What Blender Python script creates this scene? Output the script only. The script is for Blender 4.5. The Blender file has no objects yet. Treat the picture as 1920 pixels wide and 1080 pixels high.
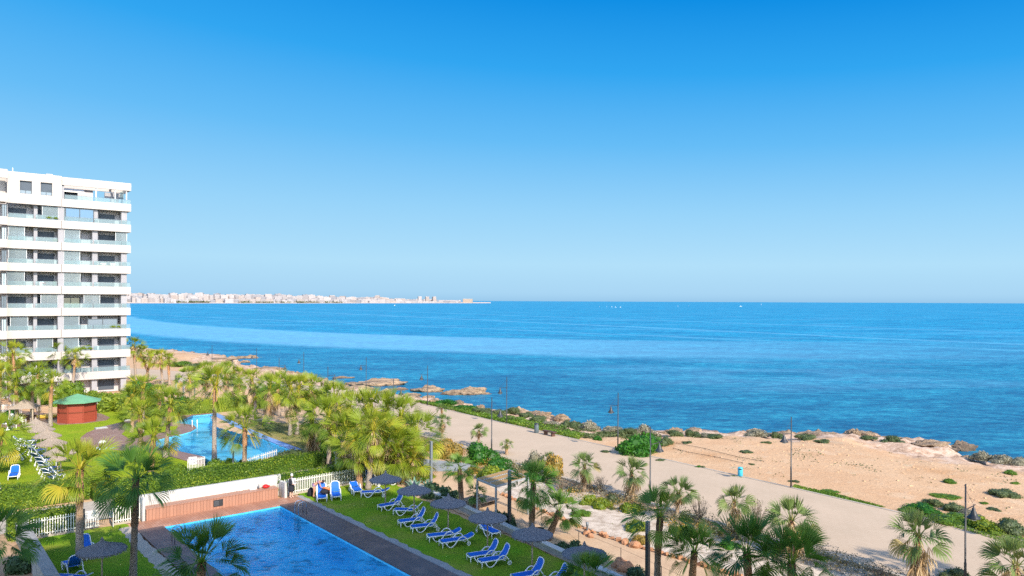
import bpy, bmesh, math, random
import numpy as np
from mathutils import Vector, Matrix, noise as mnoise
R_ = math.radians
sc = bpy.context.scene
COL = sc.collection
rnd = random.Random(7)

# ------------------------------------------------------------------ camera model
F = 1390.0; CH = 14.0; ROLL = 0.0044; HY = 564.3
def ray(px, py):
    u = px-960.0; v = HY-py
    return Vector((u*math.cos(ROLL)-v*math.sin(ROLL), F, u*math.sin(ROLL)+v*math.cos(ROLL)))
def P(px, py, z=0.0):
    d = ray(px, py); t = (z-CH)/d.z
    return Vector((d.x*t, d.y*t, z))
def PD(px, py, Y):
    d = ray(px, py); t = Y/d.y
    return Vector((d.x*t, Y, CH+d.z*t))
A_ = Vector((.767, .642, 0)); C_ = Vector((.642, -.767, 0)); B0 = Vector((-15.72, 50.46, 0))
def L(a, c, z=0.0):
    v = B0+A_*a+C_*c; return Vector((v.x, v.y, z))
ANG_A = math.atan2(.642, .767)

cd = bpy.data.cameras.new('camera'); cam = bpy.data.objects.new('camera', cd); COL.objects.link(cam)
cam.location = (0, 0, CH)
cam.rotation_euler = (Matrix.Rotation(R_(90), 4, 'X') @ Matrix.Rotation(ROLL, 4, 'Z')).to_euler()
cd.sensor_width = 36; cd.lens = 36*F/1920; cd.shift_y = (HY-540)/1920; cd.clip_end = 200000; cd.clip_start = .1
sc.camera = cam

# ------------------------------------------------------------------ helpers
class MB:
    def __init__(s): s.v = []; s.f = []; s.m = []; s.s = []
    def add(s, vs, fs, mi=0, sm=False):
        n = len(s.v); s.v += [tuple(v) for v in vs]
        for f in fs: s.f.append(tuple(i+n for i in f)); s.m.append(mi); s.s.append(sm)
        return s
    def box(s, c, d, rz=0, mi=0, M=None):
        hx, hy, hz = d[0]/2, d[1]/2, d[2]/2
        vs = [Vector((x, y, z)) for z in (-hz, hz) for y in (-hy, hy) for x in (-hx, hx)]
        m = M if M is not None else Matrix.Rotation(rz, 3, 'Z')
        c = Vector(c); vs = [c+m@v for v in vs]
        return s.add(vs, [(0,2,3,1),(4,5,7,6),(0,1,5,4),(2,6,7,3),(0,4,6,2),(1,3,7,5)], mi)
    def bar(s, p, q, w, h, mi=0):      # box beam from p to q
        p = Vector(p); q = Vector(q); d = q-p; l = d.length
        if l < 1e-6: return s
        x = d/l; up = Vector((0,0,1)) if abs(x.z) < .95 else Vector((0,1,0))
        y = up.cross(x).normalized(); z = x.cross(y)
        M = Matrix((x, y, z)).transposed()
        return s.box((p+q)/2, (l, w, h), M=M, mi=mi)
    def tube(s, pts, rad, n=8, mi=0, cap=True, closed=False):
        pts = [Vector(p) for p in pts]; k = len(pts)
        if not hasattr(rad, '__len__'): rad = [rad]*k
        vs = []; up = None
        for i, p in enumerate(pts):
            if closed: t = pts[(i+1) % k]-pts[i-1]
            else: t = pts[min(i+1, k-1)]-pts[max(i-1, 0)]
            t.normalize()
            if up is None: up = Vector((0,0,1)) if abs(t.z) < .9 else Vector((1,0,0))
            a = (up-t*up.dot(t))
            if a.length < 1e-5: a = t.orthogonal()
            a.normalize(); up = a
            b = t.cross(a)
            for j in range(n):
                th = 2*math.pi*j/n
                vs.append(p+(a*math.cos(th)+b*math.sin(th))*rad[i])
        fs = []
        for i in range(k if closed else k-1):
            i2 = (i+1) % k
            for j in range(n):
                j2 = (j+1) % n; fs.append((i*n+j, i*n+j2, i2*n+j2, i2*n+j))
        s.add(vs, fs, mi, True)
        if cap and not closed:
            m = len(s.v)-len(vs)
            s.f += [tuple(m+j for j in reversed(range(n))), tuple(m+(k-1)*n+j for j in range(n))]; s.m += [mi]*2; s.s += [False]*2
        return s
    def lathe(s, prof, n=16, c=(0,0,0), mi=0, sm=True):
        c = Vector(c); vs = []
        for r, z in prof:
            for j in range(n):
                th = 2*math.pi*j/n; vs.append(c+Vector((r*math.cos(th), r*math.sin(th), z)))
        fs = []
        for i in range(len(prof)-1):
            for j in range(n):
                j2 = (j+1) % n; fs.append((i*n+j, i*n+j2, (i+1)*n+j2, (i+1)*n+j))
        return s.add(vs, fs, mi, sm)
    def prism(s, pts, z0, z1, mi=0):   # vertical prism over a plan polygon
        n = len(pts); vs = [(p[0], p[1], z0) for p in pts]+[(p[0], p[1], z1) for p in pts]
        fs = [tuple(range(n, 2*n)), tuple(reversed(range(n)))]+[(i, (i+1) % n, (i+1) % n+n, i+n) for i in range(n)]
        return s.add(vs, fs, mi)
    def build(s, name, mats, parent=None, loc=None):
        me = bpy.data.meshes.new(name); me.from_pydata(s.v, [], s.f)
        if not isinstance(mats, (list, tuple)): mats = [mats]
        for m in mats: me.materials.append(m)
        me.polygons.foreach_set('material_index', s.m); me.polygons.foreach_set('use_smooth', s.s)
        me.update()
        return link(name, me, parent, loc)
def link(name, data, parent=None, loc=None):
    o = bpy.data.objects.new(name, data); COL.objects.link(o)
    if parent is not None: o.parent = parent
    if loc is not None: o.location = loc
    return o
def tag(o, label=None, cat=None, group=None, kind=None):
    if label: o['label'] = label
    if cat: o['category'] = cat
    if group: o['group'] = group
    if kind: o['kind'] = kind
    return o
def thing(name, label, cat, loc=(0,0,0), rz=0, group=None):
    o = bpy.data.objects.new(name, None); COL.objects.link(o); o.empty_display_size = .3
    o.location = loc; o.rotation_euler = (0, 0, rz)
    return tag(o, label, cat, group)
def kids(o): return [c for c in o.children]
def dup(root, loc, rz=None, label=None, group=None, scale=None):
    r = root.copy(); COL.objects.link(r); r.location = loc
    if rz is not None: r.rotation_euler = (0, 0, rz)
    if scale: r.scale = (scale,)*3 if not hasattr(scale, '__len__') else scale
    if label: r['label'] = label
    if group: r['group'] = group
    for ch in root.children:
        c = ch.copy(); COL.objects.link(c); c.parent = r
        for g in ch.children:
            d = g.copy(); COL.objects.link(d); d.parent = c
    return r

# ------------------------------------------------------------------ materials
def s2l(c):
    return tuple((x/255/12.92 if x/255 <= .04045 else ((x/255+.055)/1.055)**2.4) for x in c)
def newmat(name):
    m = bpy.data.materials.new(name); m.use_nodes = True
    nt = m.node_tree; b = nt.nodes['Principled BSDF']; return m, nt, b
def N(nt, t, **kw):
    n = nt.nodes.new(t)
    for k, v in kw.items(): setattr(n, k, v)
    return n
def math_(nt, op, a, b=None, c=None):
    n = N(nt, 'ShaderNodeMath', operation=op)
    for i, x in enumerate((a, b, c)):
        if x is None: continue
        if isinstance(x, (int, float)): n.inputs[i].default_value = x
        else: nt.links.new(x, n.inputs[i])
    return n.outputs[0]
def mixc(nt, f, a, b, mode='MIX'):
    n = N(nt, 'ShaderNodeMix', data_type='RGBA', blend_type=mode)
    for i, x in ((0, f), (6, a), (7, b)):
        if isinstance(x, (int, float)): n.inputs[i].default_value = x
        elif isinstance(x, tuple): n.inputs[i].default_value = (*x[:3], 1)
        else: nt.links.new(x, n.inputs[i])
    return n.outputs[2]
def noise_(nt, scale, detail=4, rough=.6, vec=None, mapscale=None):
    tc = N(nt, 'ShaderNodeTexCoord').outputs['Object'] if vec is None else vec
    if mapscale:
        mp = N(nt, 'ShaderNodeMapping'); mp.inputs['Scale'].default_value = mapscale[:3]
        if len(mapscale) > 3: mp.inputs['Rotation'].default_value = (0, 0, mapscale[3])
        nt.links.new(tc, mp.inputs[0]); tc = mp.outputs[0]
    n = N(nt, 'ShaderNodeTexNoise'); n.inputs['Scale'].default_value = scale
    n.inputs['Detail'].default_value = detail; n.inputs['Roughness'].default_value = rough
    nt.links.new(tc, n.inputs['Vector']); return n.outputs[0]
def ramp(nt, f, stops):
    n = N(nt, 'ShaderNodeValToRGB'); e = n.color_ramp.elements
    while len(e) < len(stops): e.new(.5)
    for i, (p, c) in enumerate(stops):
        e[i].position = p; e[i].color = (*c[:3], 1) if isinstance(c, tuple) else (c, c, c, 1)
    nt.links.new(f, n.inputs[0]); return n.outputs[0]
def bump_(nt, h, strength, dist=.05):
    n = N(nt, 'ShaderNodeBump'); n.inputs['Strength'].default_value = strength; n.inputs['Distance'].default_value = dist
    nt.links.new(h, n.inputs['Height']); return n.outputs[0]
def mat(name, c1, c2=None, scale=3, rough=.8, lo=.35, hi=.65, bump=0, bscale=20, spec=.3, metal=0, fine=0, mapscale=None):
    m, nt, b = newmat(name)
    b.inputs['Roughness'].default_value = rough; b.inputs['Specular IOR Level'].default_value = spec; b.inputs['Metallic'].default_value = metal
    col = c1
    if c2 is None: c2 = tuple(x*.86 for x in c1)
    f = ramp(nt, noise_(nt, scale, 6, mapscale=mapscale), [(lo, 0.0), (hi, 1.0)])
    col = mixc(nt, f, c1, c2)
    if fine:
        g = ramp(nt, noise_(nt, scale*12, 3, mapscale=mapscale), [(.3, (1-fine,)*3), (.7, (1+fine*.4,)*3)])
        col = mixc(nt, 1.0, col, g, 'MULTIPLY')
    nt.links.new(col, b.inputs['Base Color'])
    if bump: nt.links.new(bump_(nt, noise_(nt, bscale, 5), bump), b.inputs['Normal'])
    return m

M = {}
M['white'] = mat('white_render', (.47,.425,.385), (.44,.395,.357), .6, .7)
M['bwall'] = mat('grey_beige_render', (.50,.47,.47), (.46,.43,.43), .5, .85)
M['column'] = mat('pale_column_render', (.33,.32,.33), (.30,.29,.30), .5, .8)
M['joint'] = mat('joint', (.30,.24,.22))
M['shutter'] = mat('shutter_dark', (.075,.095,.12), (.06,.075,.095), 2, .5, mapscale=(1,1,14))
M['frame'] = mat('dark_frame', (.07,.08,.09), rough=.4)
M['frame_white'] = mat('white_frame', (.75,.75,.74), rough=.4)
M['concrete'] = mat('concrete', (.34,.33,.31), (.27,.26,.25), 1.5, .9, bump=.3)
M['wallwhite'] = mat('painted_white_wall', (.52,.505,.48), (.46,.45,.43), .8, .85, bump=.1)
M['dark'] = mat('dark_grey_metal', (.035,.037,.04), rough=.45, spec=.5)
M['steelgrey'] = mat('grey_painted_steel', (.17,.19,.21), (.14,.16,.18), 2, .4, spec=.5)
M['fencewhite'] = mat('white_painted_metal', (.78,.76,.72), (.70,.66,.60), 4, .5)
M['plastic'] = mat('white_plastic', (.80,.80,.80), (.76,.77,.78), 3, .35, spec=.5)
M['chrome'] = mat('chrome', (.65,.67,.70), rough=.2, metal=1)
M['pergolasteel'] = mat('grey_pergola_steel', (.33,.34,.34), (.28,.29,.29), 2, .5)
M['thatch'] = mat('thatch', (.44,.35,.27), (.32,.25,.185), 9, .95, bump=.8, bscale=60, fine=.45)
M['thatch_grey'] = mat('shade_grey_thatch', (.25,.25,.265), (.17,.17,.19), 9, .95, bump=.8, bscale=60, fine=.45)  # thatch copy with the bluish grey of shade put into its colour
M['woodpole'] = mat('wood_pole', (.42,.33,.25), (.33,.25,.18), 6, .8)
M['rust'] = mat('reddish_kiosk_wood', (.33,.065,.035), (.27,.05,.028), 1.5, .55, fine=.2, mapscale=(1,1,6))
M['rust_dark'] = mat('kiosk_dark_wood', (.20,.05,.025), rough=.6)
M['greenroof'] = mat('green_roof', (.15,.36,.20), (.13,.31,.17), 1.2, .6)
M['curb'] = mat('light_curb', (.47,.40,.32), (.39,.33,.26), 2, .9, bump=.2)
M['asphalt'] = mat('grey_asphalt', (.33,.34,.35), (.29,.30,.31), 1.5, .9, fine=.15)
M['soil'] = mat('orange_soil', (.50,.33,.20), (.40,.25,.15), .8, .95, fine=.2, bump=.3)
M['pathsand'] = mat('sandy_path', (.60,.41,.25), (.50,.33,.20), .7, .95, fine=.14, bump=.3)
M['gravel'] = mat('white_gravel', (.68,.56,.44), (.42,.32,.23), 1.3, .95, lo=.44, hi=.64, fine=.35, bump=.5, bscale=14)
M['bin'] = mat('grey_bin', (.10,.13,.14), rough=.5)
M['binblue'] = mat('turquoise_bin', (.05,.42,.60), (.04,.36,.52), 2, .4, spec=.5)
M['bench'] = mat('dark_bench_wood', (.13,.065,.045), (.09,.045,.03), 4, .6)
M['red'] = mat('red_plastic', (.65,.02,.02), rough=.4)
M['skin'] = mat('skin', (.50,.27,.17), (.45,.23,.14), 6, .6)
M['palelegs'] = mat('pale_skin', (.62,.40,.30), rough=.6)
M['robe'] = mat('dark_robe', (.025,.027,.035), (.018,.02,.028), 6, .9)
M['towel'] = mat('white_towel', (.75,.74,.72), rough=.95)
M['hair_w'] = mat('white_hair', (.70,.66,.62), rough=.9)
M['hair_d'] = mat('dark_hair', (.06,.035,.025), rough=.7)
M['swim'] = mat('swimwear', (.15,.10,.35), (.5,.3,.3), 20, .7)
M['black'] = mat('black_cloth', (.02,.02,.025), rough=.9)
M['orange'] = mat('orange_cloth', (.75,.22,.08), rough=.8)
M['bluefab'] = mat('blue_sling', (.012,.14,.60), (.01,.11,.52), 5, .6, fine=.12)
M['signw'] = mat('white_sign', (.8,.8,.8), rough=.4)
M['signb'] = mat('blue_letters', (.03,.06,.35), rough=.4)
M['pergola'] = mat('pergola_cane', (.46,.28,.11), (.36,.21,.08), 6, .85, fine=.3)
M['awning'] = mat('cream_awning', (.80,.70,.60), rough=.8)
M['teal'] = mat('teal_tub', (.05,.32,.38), rough=.5)
M['bluecover'] = mat('pale_blue_cushion', (.45,.62,.75), rough=.8)
M['rope'] = mat('dark_rope', (.05,.04,.035), rough=.9)

def glassmat(name, tint, alpha, rough=.05):
    m, nt, b = newmat(name)
    nt.nodes.remove(b); out = nt.nodes['Material Output']
    tr = N(nt, 'ShaderNodeBsdfTransparent'); tr.inputs[0].default_value = (*tint, 1)
    gl = N(nt, 'ShaderNodeBsdfPrincipled'); gl.inputs['Base Color'].default_value = (.35,.42,.44,1); gl.inputs['Roughness'].default_value = rough
    mx = N(nt, 'ShaderNodeMixShader'); mx.inputs[0].default_value = alpha
    nt.links.new(tr.outputs[0], mx.inputs[1]); nt.links.new(gl.outputs[0], mx.inputs[2]); nt.links.new(mx.outputs[0], out.inputs[0])
    return m
M['rail'] = glassmat('railing_glass', (.80,.92,.93), .30)
M['screen'] = glassmat('screen_glass', (.82,.85,.87), .30)
def panemat(name, c):
    m, nt, b = newmat(name); b.inputs['Base Color'].default_value = (*c, 1); b.inputs['Roughness'].default_value = .08
    b.inputs['Specular IOR Level'].default_value = .8; return m
M['pane'] = panemat('window_pane', (.16,.20,.23)); M['paneblue'] = panemat('blue_glazing', (.06,.15,.26)); M['panegreen'] = panemat('green_glazing', (.16,.22,.15))
M['panel'] = panemat('pale_pane', (.45,.55,.58))

# leaves: colour read from a per leaf tint attribute
def leafmat(name, ca, cb, cc=None, trans=.35, rough=.5):
    m, nt, b = newmat(name); out = nt.nodes['Material Output']
    at = N(nt, 'ShaderNodeAttribute'); at.attribute_name = 'tint'
    oi = N(nt, 'ShaderNodeObjectInfo')
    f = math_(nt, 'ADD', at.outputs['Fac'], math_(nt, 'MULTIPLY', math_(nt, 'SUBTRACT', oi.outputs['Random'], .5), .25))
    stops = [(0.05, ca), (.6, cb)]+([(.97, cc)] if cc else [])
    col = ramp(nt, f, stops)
    nt.links.new(col, b.inputs['Base Color']); b.inputs['Roughness'].default_value = rough; b.inputs['Specular IOR Level'].default_value = .35
    if trans:
        tl = N(nt, 'ShaderNodeBsdfTranslucent'); mx = N(nt, 'ShaderNodeMixShader'); mx.inputs[0].default_value = trans
        c2 = mixc(nt, 1.0, col, (1.25, 1.25, .55), 'MULTIPLY')
        nt.links.new(c2, tl.inputs[0]); nt.links.new(b.outputs[0], mx.inputs[1]); nt.links.new(tl.outputs[0], mx.inputs[2]); nt.links.new(mx.outputs[0], out.inputs[0])
    return m
M['palmleaf'] = leafmat('palm_leaf', (.050,.115,.010), (.245,.305,.020), (.50,.38,.04), .25)
M['palmleaf_dark'] = leafmat('palm_leaf_dark', (.035,.12,.022), (.13,.25,.03), (.34,.34,.05), .28)  # darker palm leaf copy, the shade on these palms put into its colour
M['palmleaf_grey'] = leafmat('palm_leaf_greyish', (.05,.11,.032), (.155,.215,.055), (.38,.30,.12), .22)
M['dead'] = leafmat('dead_frond', (.20,.12,.065), (.46,.31,.165), (.60,.45,.27), .15, .9)
M['hedge'] = leafmat('hedge_leaf', (.06,.13,.012), (.19,.29,.018), (.36,.40,.03), .35)
M['bush'] = leafmat('bush_leaf', (.02,.10,.008), (.055,.19,.012), (.12,.28,.02), .3)
M['bushyellow'] = leafmat('yellow_bush_leaf', (.10,.17,.015), (.25,.30,.02), (.40,.40,.03), .3)
M['bushorange'] = leafmat('orange_bush_leaf', (.18,.14,.03), (.42,.27,.05), (.58,.28,.05), .25)
M['scrub'] = leafmat('scrub_leaf', (.06,.085,.03), (.12,.15,.05), (.20,.21,.09), .2)
M['scrubgrey'] = leafmat('grey_scrub_leaf', (.13,.12,.075), (.26,.235,.16), (.38,.34,.25), .1)
M['verge'] = leafmat('verge_leaf', (.055,.12,.012), (.14,.24,.018), (.26,.33,.04), .3)
M['oleander'] = leafmat('oleander_leaf', (.03,.07,.028), (.07,.125,.05), (.12,.18,.07), .2)
M['agave'] = leafmat('agave_leaf', (.08,.17,.12), (.15,.27,.19), None, .1)
M['twig'] = leafmat('dry_twig', (.13,.095,.07), (.24,.18,.13), None, 0, .9)

# palm trunk: brown boots near the crown, grey below (colour by an attribute that stays with the trunk)
m, nt, b = newmat('palm_trunk')
at = N(nt, 'ShaderNodeAttribute'); at.attribute_name = 'tint'
n1 = noise_(nt, 5, 5, mapscale=(1, 1, 3.2)); n2 = noise_(nt, 16, 3, mapscale=(1, 1, 2))
f = math_(nt, 'ADD', at.outputs['Fac'], math_(nt, 'MULTIPLY', math_(nt, 'SUBTRACT', n1, .5), .7))
col = ramp(nt, f, [(.25, (.40,.33,.27)), (.55, (.44,.29,.17)), (.85, (.54,.28,.13)), (1.0, (.14,.075,.035))])
col = mixc(nt, 1.0, col, ramp(nt, n2, [(.33, (.42,.38,.36)), (.62, (1.1, 1.1, 1.1))]), 'MULTIPLY')
nt.links.new(col, b.inputs['Base Color']); b.inputs['Roughness'].default_value = .95; nt.links.new(bump_(nt, n2, .8, .08), b.inputs['Normal'])
M['trunk'] = m
m2 = m.copy(); m2.name = 'palm_trunk_dark'; M['trunk_dark'] = m2  # darker trunk copy for the shaded palms, shade put into its colour
for nd in m2.node_tree.nodes:
    if nd.type == 'VALTORGB' and len(nd.color_ramp.elements) == 4:
        for e, c in zip(nd.color_ramp.elements, ((.30,.25,.21), (.28,.20,.14), (.26,.14,.07), (.12,.07,.04))): e.color = (*c, 1)

# grass
def grassmat(name, c1, c2, c3, scale=.35):
    m, nt, b = newmat(name)
    n1 = noise_(nt, scale, 6); n2 = noise_(nt, 9, 4); n3 = noise_(nt, 38, 2)
    col = ramp(nt, n1, [(.32, c1), (.52, c2), (.72, c3)])
    g = ramp(nt, math_(nt, 'ADD', math_(nt, 'MULTIPLY', n2, .45), math_(nt, 'MULTIPLY', n3, .55)), [(.32, (.55,.58,.5)), (.66, (1.3,1.25,1.2))])
    col = mixc(nt, 1.0, col, g, 'MULTIPLY')
    nt.links.new(col, b.inputs['Base Color']); b.inputs['Roughness'].default_value = .95; b.inputs['Specular IOR Level'].default_value = .1
    nt.links.new(bump_(nt, math_(nt, 'ADD', n3, n2), .8, .06), b.inputs['Normal'])
    return m
M['lawn'] = grassmat('lawn_grass', (.13,.32,.012), (.21,.33,.02), (.34,.34,.06))
M['lawnfar'] = grassmat('bright_lawn_grass', (.20,.31,.014), (.26,.35,.018), (.33,.35,.03))
M['drygrass'] = grassmat('dry_grass', (.20,.22,.05), (.30,.26,.10), (.36,.28,.14), .5)

# decking: planks
def deckmat(name, c1, c2, rz, width=.14, c3=None):
    m, nt, b = newmat(name)
    tc = N(nt, 'ShaderNodeTexCoord').outputs['Object']
    mp = N(nt, 'ShaderNodeMapping'); mp.inputs['Rotation'].default_value = (0, 0, rz); nt.links.new(tc, mp.inputs[0])
    sp = N(nt, 'ShaderNodeSeparateXYZ'); nt.links.new(mp.outputs[0], sp.inputs[0])
    x = math_(nt, 'DIVIDE', sp.outputs[0], width); fr = math_(nt, 'FRACT', x); fl = math_(nt, 'FLOOR', x)
    wn = N(nt, 'ShaderNodeTexWhiteNoise', noise_dimensions='1D'); nt.links.new(fl, wn.inputs['W'])
    col = mixc(nt, wn.outputs['Value'], c1, c2)
    n1 = noise_(nt, .8, 5)
    if c3: col = mixc(nt, ramp(nt, n1, [(.5, 0.0), (.72, .8)]), col, c3)
    gap = math_(nt, 'LESS_THAN', fr, .09)
    col = mixc(nt, math_(nt, 'MULTIPLY', gap, .65), col, (.03,.02,.015))
    nt.links.new(col, b.inputs['Base Color']); b.inputs['Roughness'].default_value = .45; b.inputs['Specular IOR Level'].default_value = .4
    nt.links.new(bump_(nt, math_(nt, 'SUBTRACT', 1.0, gap), .4, .01), b.inputs['Normal'])
    return m
M['deck'] = deckmat('dark_decking', (.155,.10,.085), (.125,.080,.070), -ANG_A, .15, (.27,.17,.13))
M['deck_red'] = deckmat('reddish_decking', (.40,.195,.12), (.34,.16,.10), -ANG_A, .15, (.52,.33,.24))
M['benchwood'] = deckmat('salmon_boards', (.40,.205,.135), (.35,.175,.115), -ANG_A, .16)
M['deckfar'] = deckmat('mauve_decking', (.28,.16,.12), (.24,.135,.105), -ANG_A, .2, (.34,.24,.20))

# pool
def poolmats(tag_, f1, f2):
    m, nt, b = newmat('pool_tiles_'+tag_)
    col = mixc(nt, ramp(nt, noise_(nt, .35, 3), [(.4, 0.0), (.65, 1.0)]), f1, f2)
    nt.links.new(col, b.inputs['Base Color']); b.inputs['Roughness'].default_value = .5
    return m
M['tile'] = poolmats('near', (.12,.70,.98), (.06,.56,.92))
M['tilefar'] = poolmats('far', (.22,.74,.95), (.12,.62,.88))
M['tileedge'] = mat('pool_edge_tile', (.22,.36,.66), (.18,.31,.60), 8, .4, fine=.25)
def watermat(name, tint, bs, strength, refl=1.0):
    m, nt, b = newmat(name); nt.nodes.remove(b); out = nt.nodes['Material Output']
    h = math_(nt, 'ADD', noise_(nt, bs, 3, .6, mapscale=(1, 1.6, 1, .6)), math_(nt, 'MULTIPLY', noise_(nt, bs*.3, 2), 1.5))
    bn = bump_(nt, h, strength, .12)
    tr = N(nt, 'ShaderNodeBsdfTransparent')
    hv = ramp(nt, h, [(.9/2.5, tuple(x*.62 for x in tint)), (1.25/2.5+.13, tint)])
    hv = ramp(nt, math_(nt, 'DIVIDE', h, 2.5), [(.38, tuple(x*.5 for x in tint)), (.48, tint), (.58, tuple(min(1, x*1.35+.06) for x in tint))])
    nt.links.new(hv, tr.inputs[0])
    gl = N(nt, 'ShaderNodeBsdfGlossy'); gl.inputs['Roughness'].default_value = .05; nt.links.new(bn, gl.inputs['Normal'])
    fr = N(nt, 'ShaderNodeFresnel'); fr.inputs[0].default_value = 1.33; nt.links.new(bn, fr.inputs['Normal'])
    mx = N(nt, 'ShaderNodeMixShader'); nt.links.new(math_(nt, 'MULTIPLY', fr.outputs[0], refl), mx.inputs[0])
    nt.links.new(tr.outputs[0], mx.inputs[1]); nt.links.new(gl.outputs[0], mx.inputs[2]); nt.links.new(mx.outputs[0], out.inputs[0])
    return m
M['water'] = watermat('pool_water_rippled', (.76,.93,.99), 2.6, .6, .55)
M['waterfar'] = watermat('pool_water_calm', (.93,1.0,1.0), 1.2, .10, .45)

# promenade paving
m, nt, b = newmat('beige_paving')
tc = N(nt, 'ShaderNodeTexCoord').outputs['Object']
mp = N(nt, 'ShaderNodeMapping'); mp.inputs['Rotation'].default_value = (0, 0, R_(-126.4)); nt.links.new(tc, mp.inputs[0])
br = N(nt, 'ShaderNodeTexBrick'); nt.links.new(mp.outputs[0], br.inputs['Vector'])
br.inputs['Color1'].default_value = (.51,.395,.285,1); br.inputs['Color2'].default_value = (.495,.38,.272,1); br.inputs['Mortar'].default_value = (.46,.355,.25,1)
br.inputs['Scale'].default_value = 1; br.inputs['Brick Width'].default_value = .6; br.inputs['Row Height'].default_value = .4; br.inputs['Mortar Size'].default_value = .02
col = mixc(nt, 1.0, br.outputs[0], ramp(nt, noise_(nt, .25, 6), [(.3, (.93,.92,.90)), (.7, (1.05,1.03,1.02))]), 'MULTIPLY')
nt.links.new(col, b.inputs['Base Color']); b.inputs['Roughness'].default_value = .9; b.inputs['Specular IOR Level'].default_value = .15
M['prom'] = m

# terrain: sandy soil, pale rock towards the shore (attribute), green patches
m, nt, b = newmat('coastal_ground')
at = N(nt, 'ShaderNodeAttribute'); at.attribute_name = 'shore'
nA = noise_(nt, .09, 6); nB = noise_(nt, .6, 6, .7); nC = noise_(nt, 3.5, 5, .7)
sand = ramp(nt, nA, [(.33, (.50,.29,.15)), (.46, (.58,.38,.225)), (.58, (.54,.33,.185)), (.7, (.63,.45,.29))])
sand = mixc(nt, ramp(nt, nB, [(.58, 0.0), (.68, .7)]), sand, (.62,.47,.33))
sand = mixc(nt, 1.0, sand, ramp(nt, nC, [(.3, (.90,.885,.87)), (.6, (1.02,1.02,1.02))]), 'MULTIPLY')
gsp = ramp(nt, math_(nt, 'ADD', math_(nt, 'MULTIPLY', nB, .7), math_(nt, 'MULTIPLY', nC, .3)), [(.60, 0.0), (.66, .6)])
sand = mixc(nt, gsp, sand, (.20,.21,.06))
rock = ramp(nt, noise_(nt, 1.1, 8, .75), [(.32, (.20,.13,.085)), (.46, (.46,.30,.20)), (.60, (.64,.48,.36)), (.75, (.52,.31,.19))])
sf = math_(nt, 'ADD', at.outputs['Fac'], math_(nt, 'MULTIPLY', math_(nt, 'SUBTRACT', nB, .5), 1.0))
col = mixc(nt, ramp(nt, sf, [(.4, 0.0), (.6, 1.0)]), sand, rock)
nt.links.new(col, b.inputs['Base Color']); b.inputs['Roughness'].default_value = .95; b.inputs['Specular IOR Level'].default_value = .1
nt.links.new(bump_(nt, math_(nt, 'ADD', nC, nB), .4, .2), b.inputs['Normal'])
M['terrain'] = m
m, nt, b = newmat('shore_rock')
n1 = noise_(nt, .9, 8, .75); n2 = noise_(nt, 4, 5, .7)
sp = N(nt, 'ShaderNodeSeparateXYZ'); ge = N(nt, 'ShaderNodeNewGeometry'); nt.links.new(ge.outputs['Position'], sp.inputs[0])
col = ramp(nt, n1, [(.36, (.09,.065,.045)), (.47, (.24,.165,.105)), (.58, (.38,.265,.165)), (.72, (.50,.36,.235))])
wet = ramp(nt, math_(nt, 'ADD', sp.outputs[2], 4.0), [(.0, (.35,.32,.28)), (.35, (1,1,1))])
col = mixc(nt, 1.0, col, wet, 'MULTIPLY')
nt.links.new(col, b.inputs['Base Color']); b.inputs['Roughness'].default_value = .9; nt.links.new(bump_(nt, n2, .9, .3), b.inputs['Normal'])
M['rock'] = m
M['rockdark'] = mat('dark_rock', (.20,.145,.10), (.09,.065,.045), 1.4, .9, bump=.9, bscale=4, fine=.3)
M['stoneorange'] = mat('orange_stone', (.50,.25,.13), (.40,.20,.11), 3, .9, bump=.6, bscale=9, fine=.2)

# sea
SEA = -4.0
m, nt, b = newmat('sea_water')
tcn = N(nt, 'ShaderNodeTexCoord').outputs['Object']
sp = N(nt, 'ShaderNodeSeparateXYZ'); nt.links.new(tcn, sp.inputs[0]); X = sp.outputs[0]; Y = sp.outputs[1]
dn = math_(nt, 'SUBTRACT', noise_(nt, .012, 5, .6), .5)
Xc = math_(nt, 'MAXIMUM', X, -390.0)
Pq = math_(nt, 'SUBTRACT', math_(nt, 'ADD', Y, math_(nt, 'MULTIPLY', Xc, .35)), math_(nt, 'MULTIPLY', math_(nt, 'MULTIPLY', Xc, Xc), .0018))
Pq = math_(nt, 'ADD', Pq, math_(nt, 'MULTIPLY', dn, 26.0))
def band(v, lo, hi, e):
    a = N(nt, 'ShaderNodeMapRange', interpolation_type='SMOOTHSTEP'); nt.links.new(v, a.inputs[0]); a.inputs[1].default_value = lo-e; a.inputs[2].default_value = lo+e
    c = N(nt, 'ShaderNodeMapRange', interpolation_type='SMOOTHSTEP'); nt.links.new(v, c.inputs[0]); c.inputs[1].default_value = hi-e; c.inputs[2].default_value = hi+e
    c.inputs[3].default_value = 1; c.inputs[4].default_value = 0
    return math_(nt, 'MULTIPLY', a.outputs[0], c.outputs[0])
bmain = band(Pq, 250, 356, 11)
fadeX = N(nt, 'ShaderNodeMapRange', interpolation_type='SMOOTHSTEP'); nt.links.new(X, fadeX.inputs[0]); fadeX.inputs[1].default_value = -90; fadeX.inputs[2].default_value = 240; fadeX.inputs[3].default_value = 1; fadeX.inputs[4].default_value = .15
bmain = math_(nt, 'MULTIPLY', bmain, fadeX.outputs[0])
Q = math_(nt, 'ADD', math_(nt, 'ADD', Y, math_(nt, 'MULTIPLY', X, 1.5)), math_(nt, 'MULTIPLY', dn, 60.0))
thin = math_(nt, 'MULTIPLY', band(Q, 640, 662, 8), .6)
thin = math_(nt, 'MAXIMUM', thin, math_(nt, 'MULTIPLY', band(Q, 905, 935, 12), .45))
Q2 = math_(nt, 'ADD', math_(nt, 'ADD', Y, math_(nt, 'MULTIPLY', X, .95)), math_(nt, 'MULTIPLY', dn, 50.0))
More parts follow.
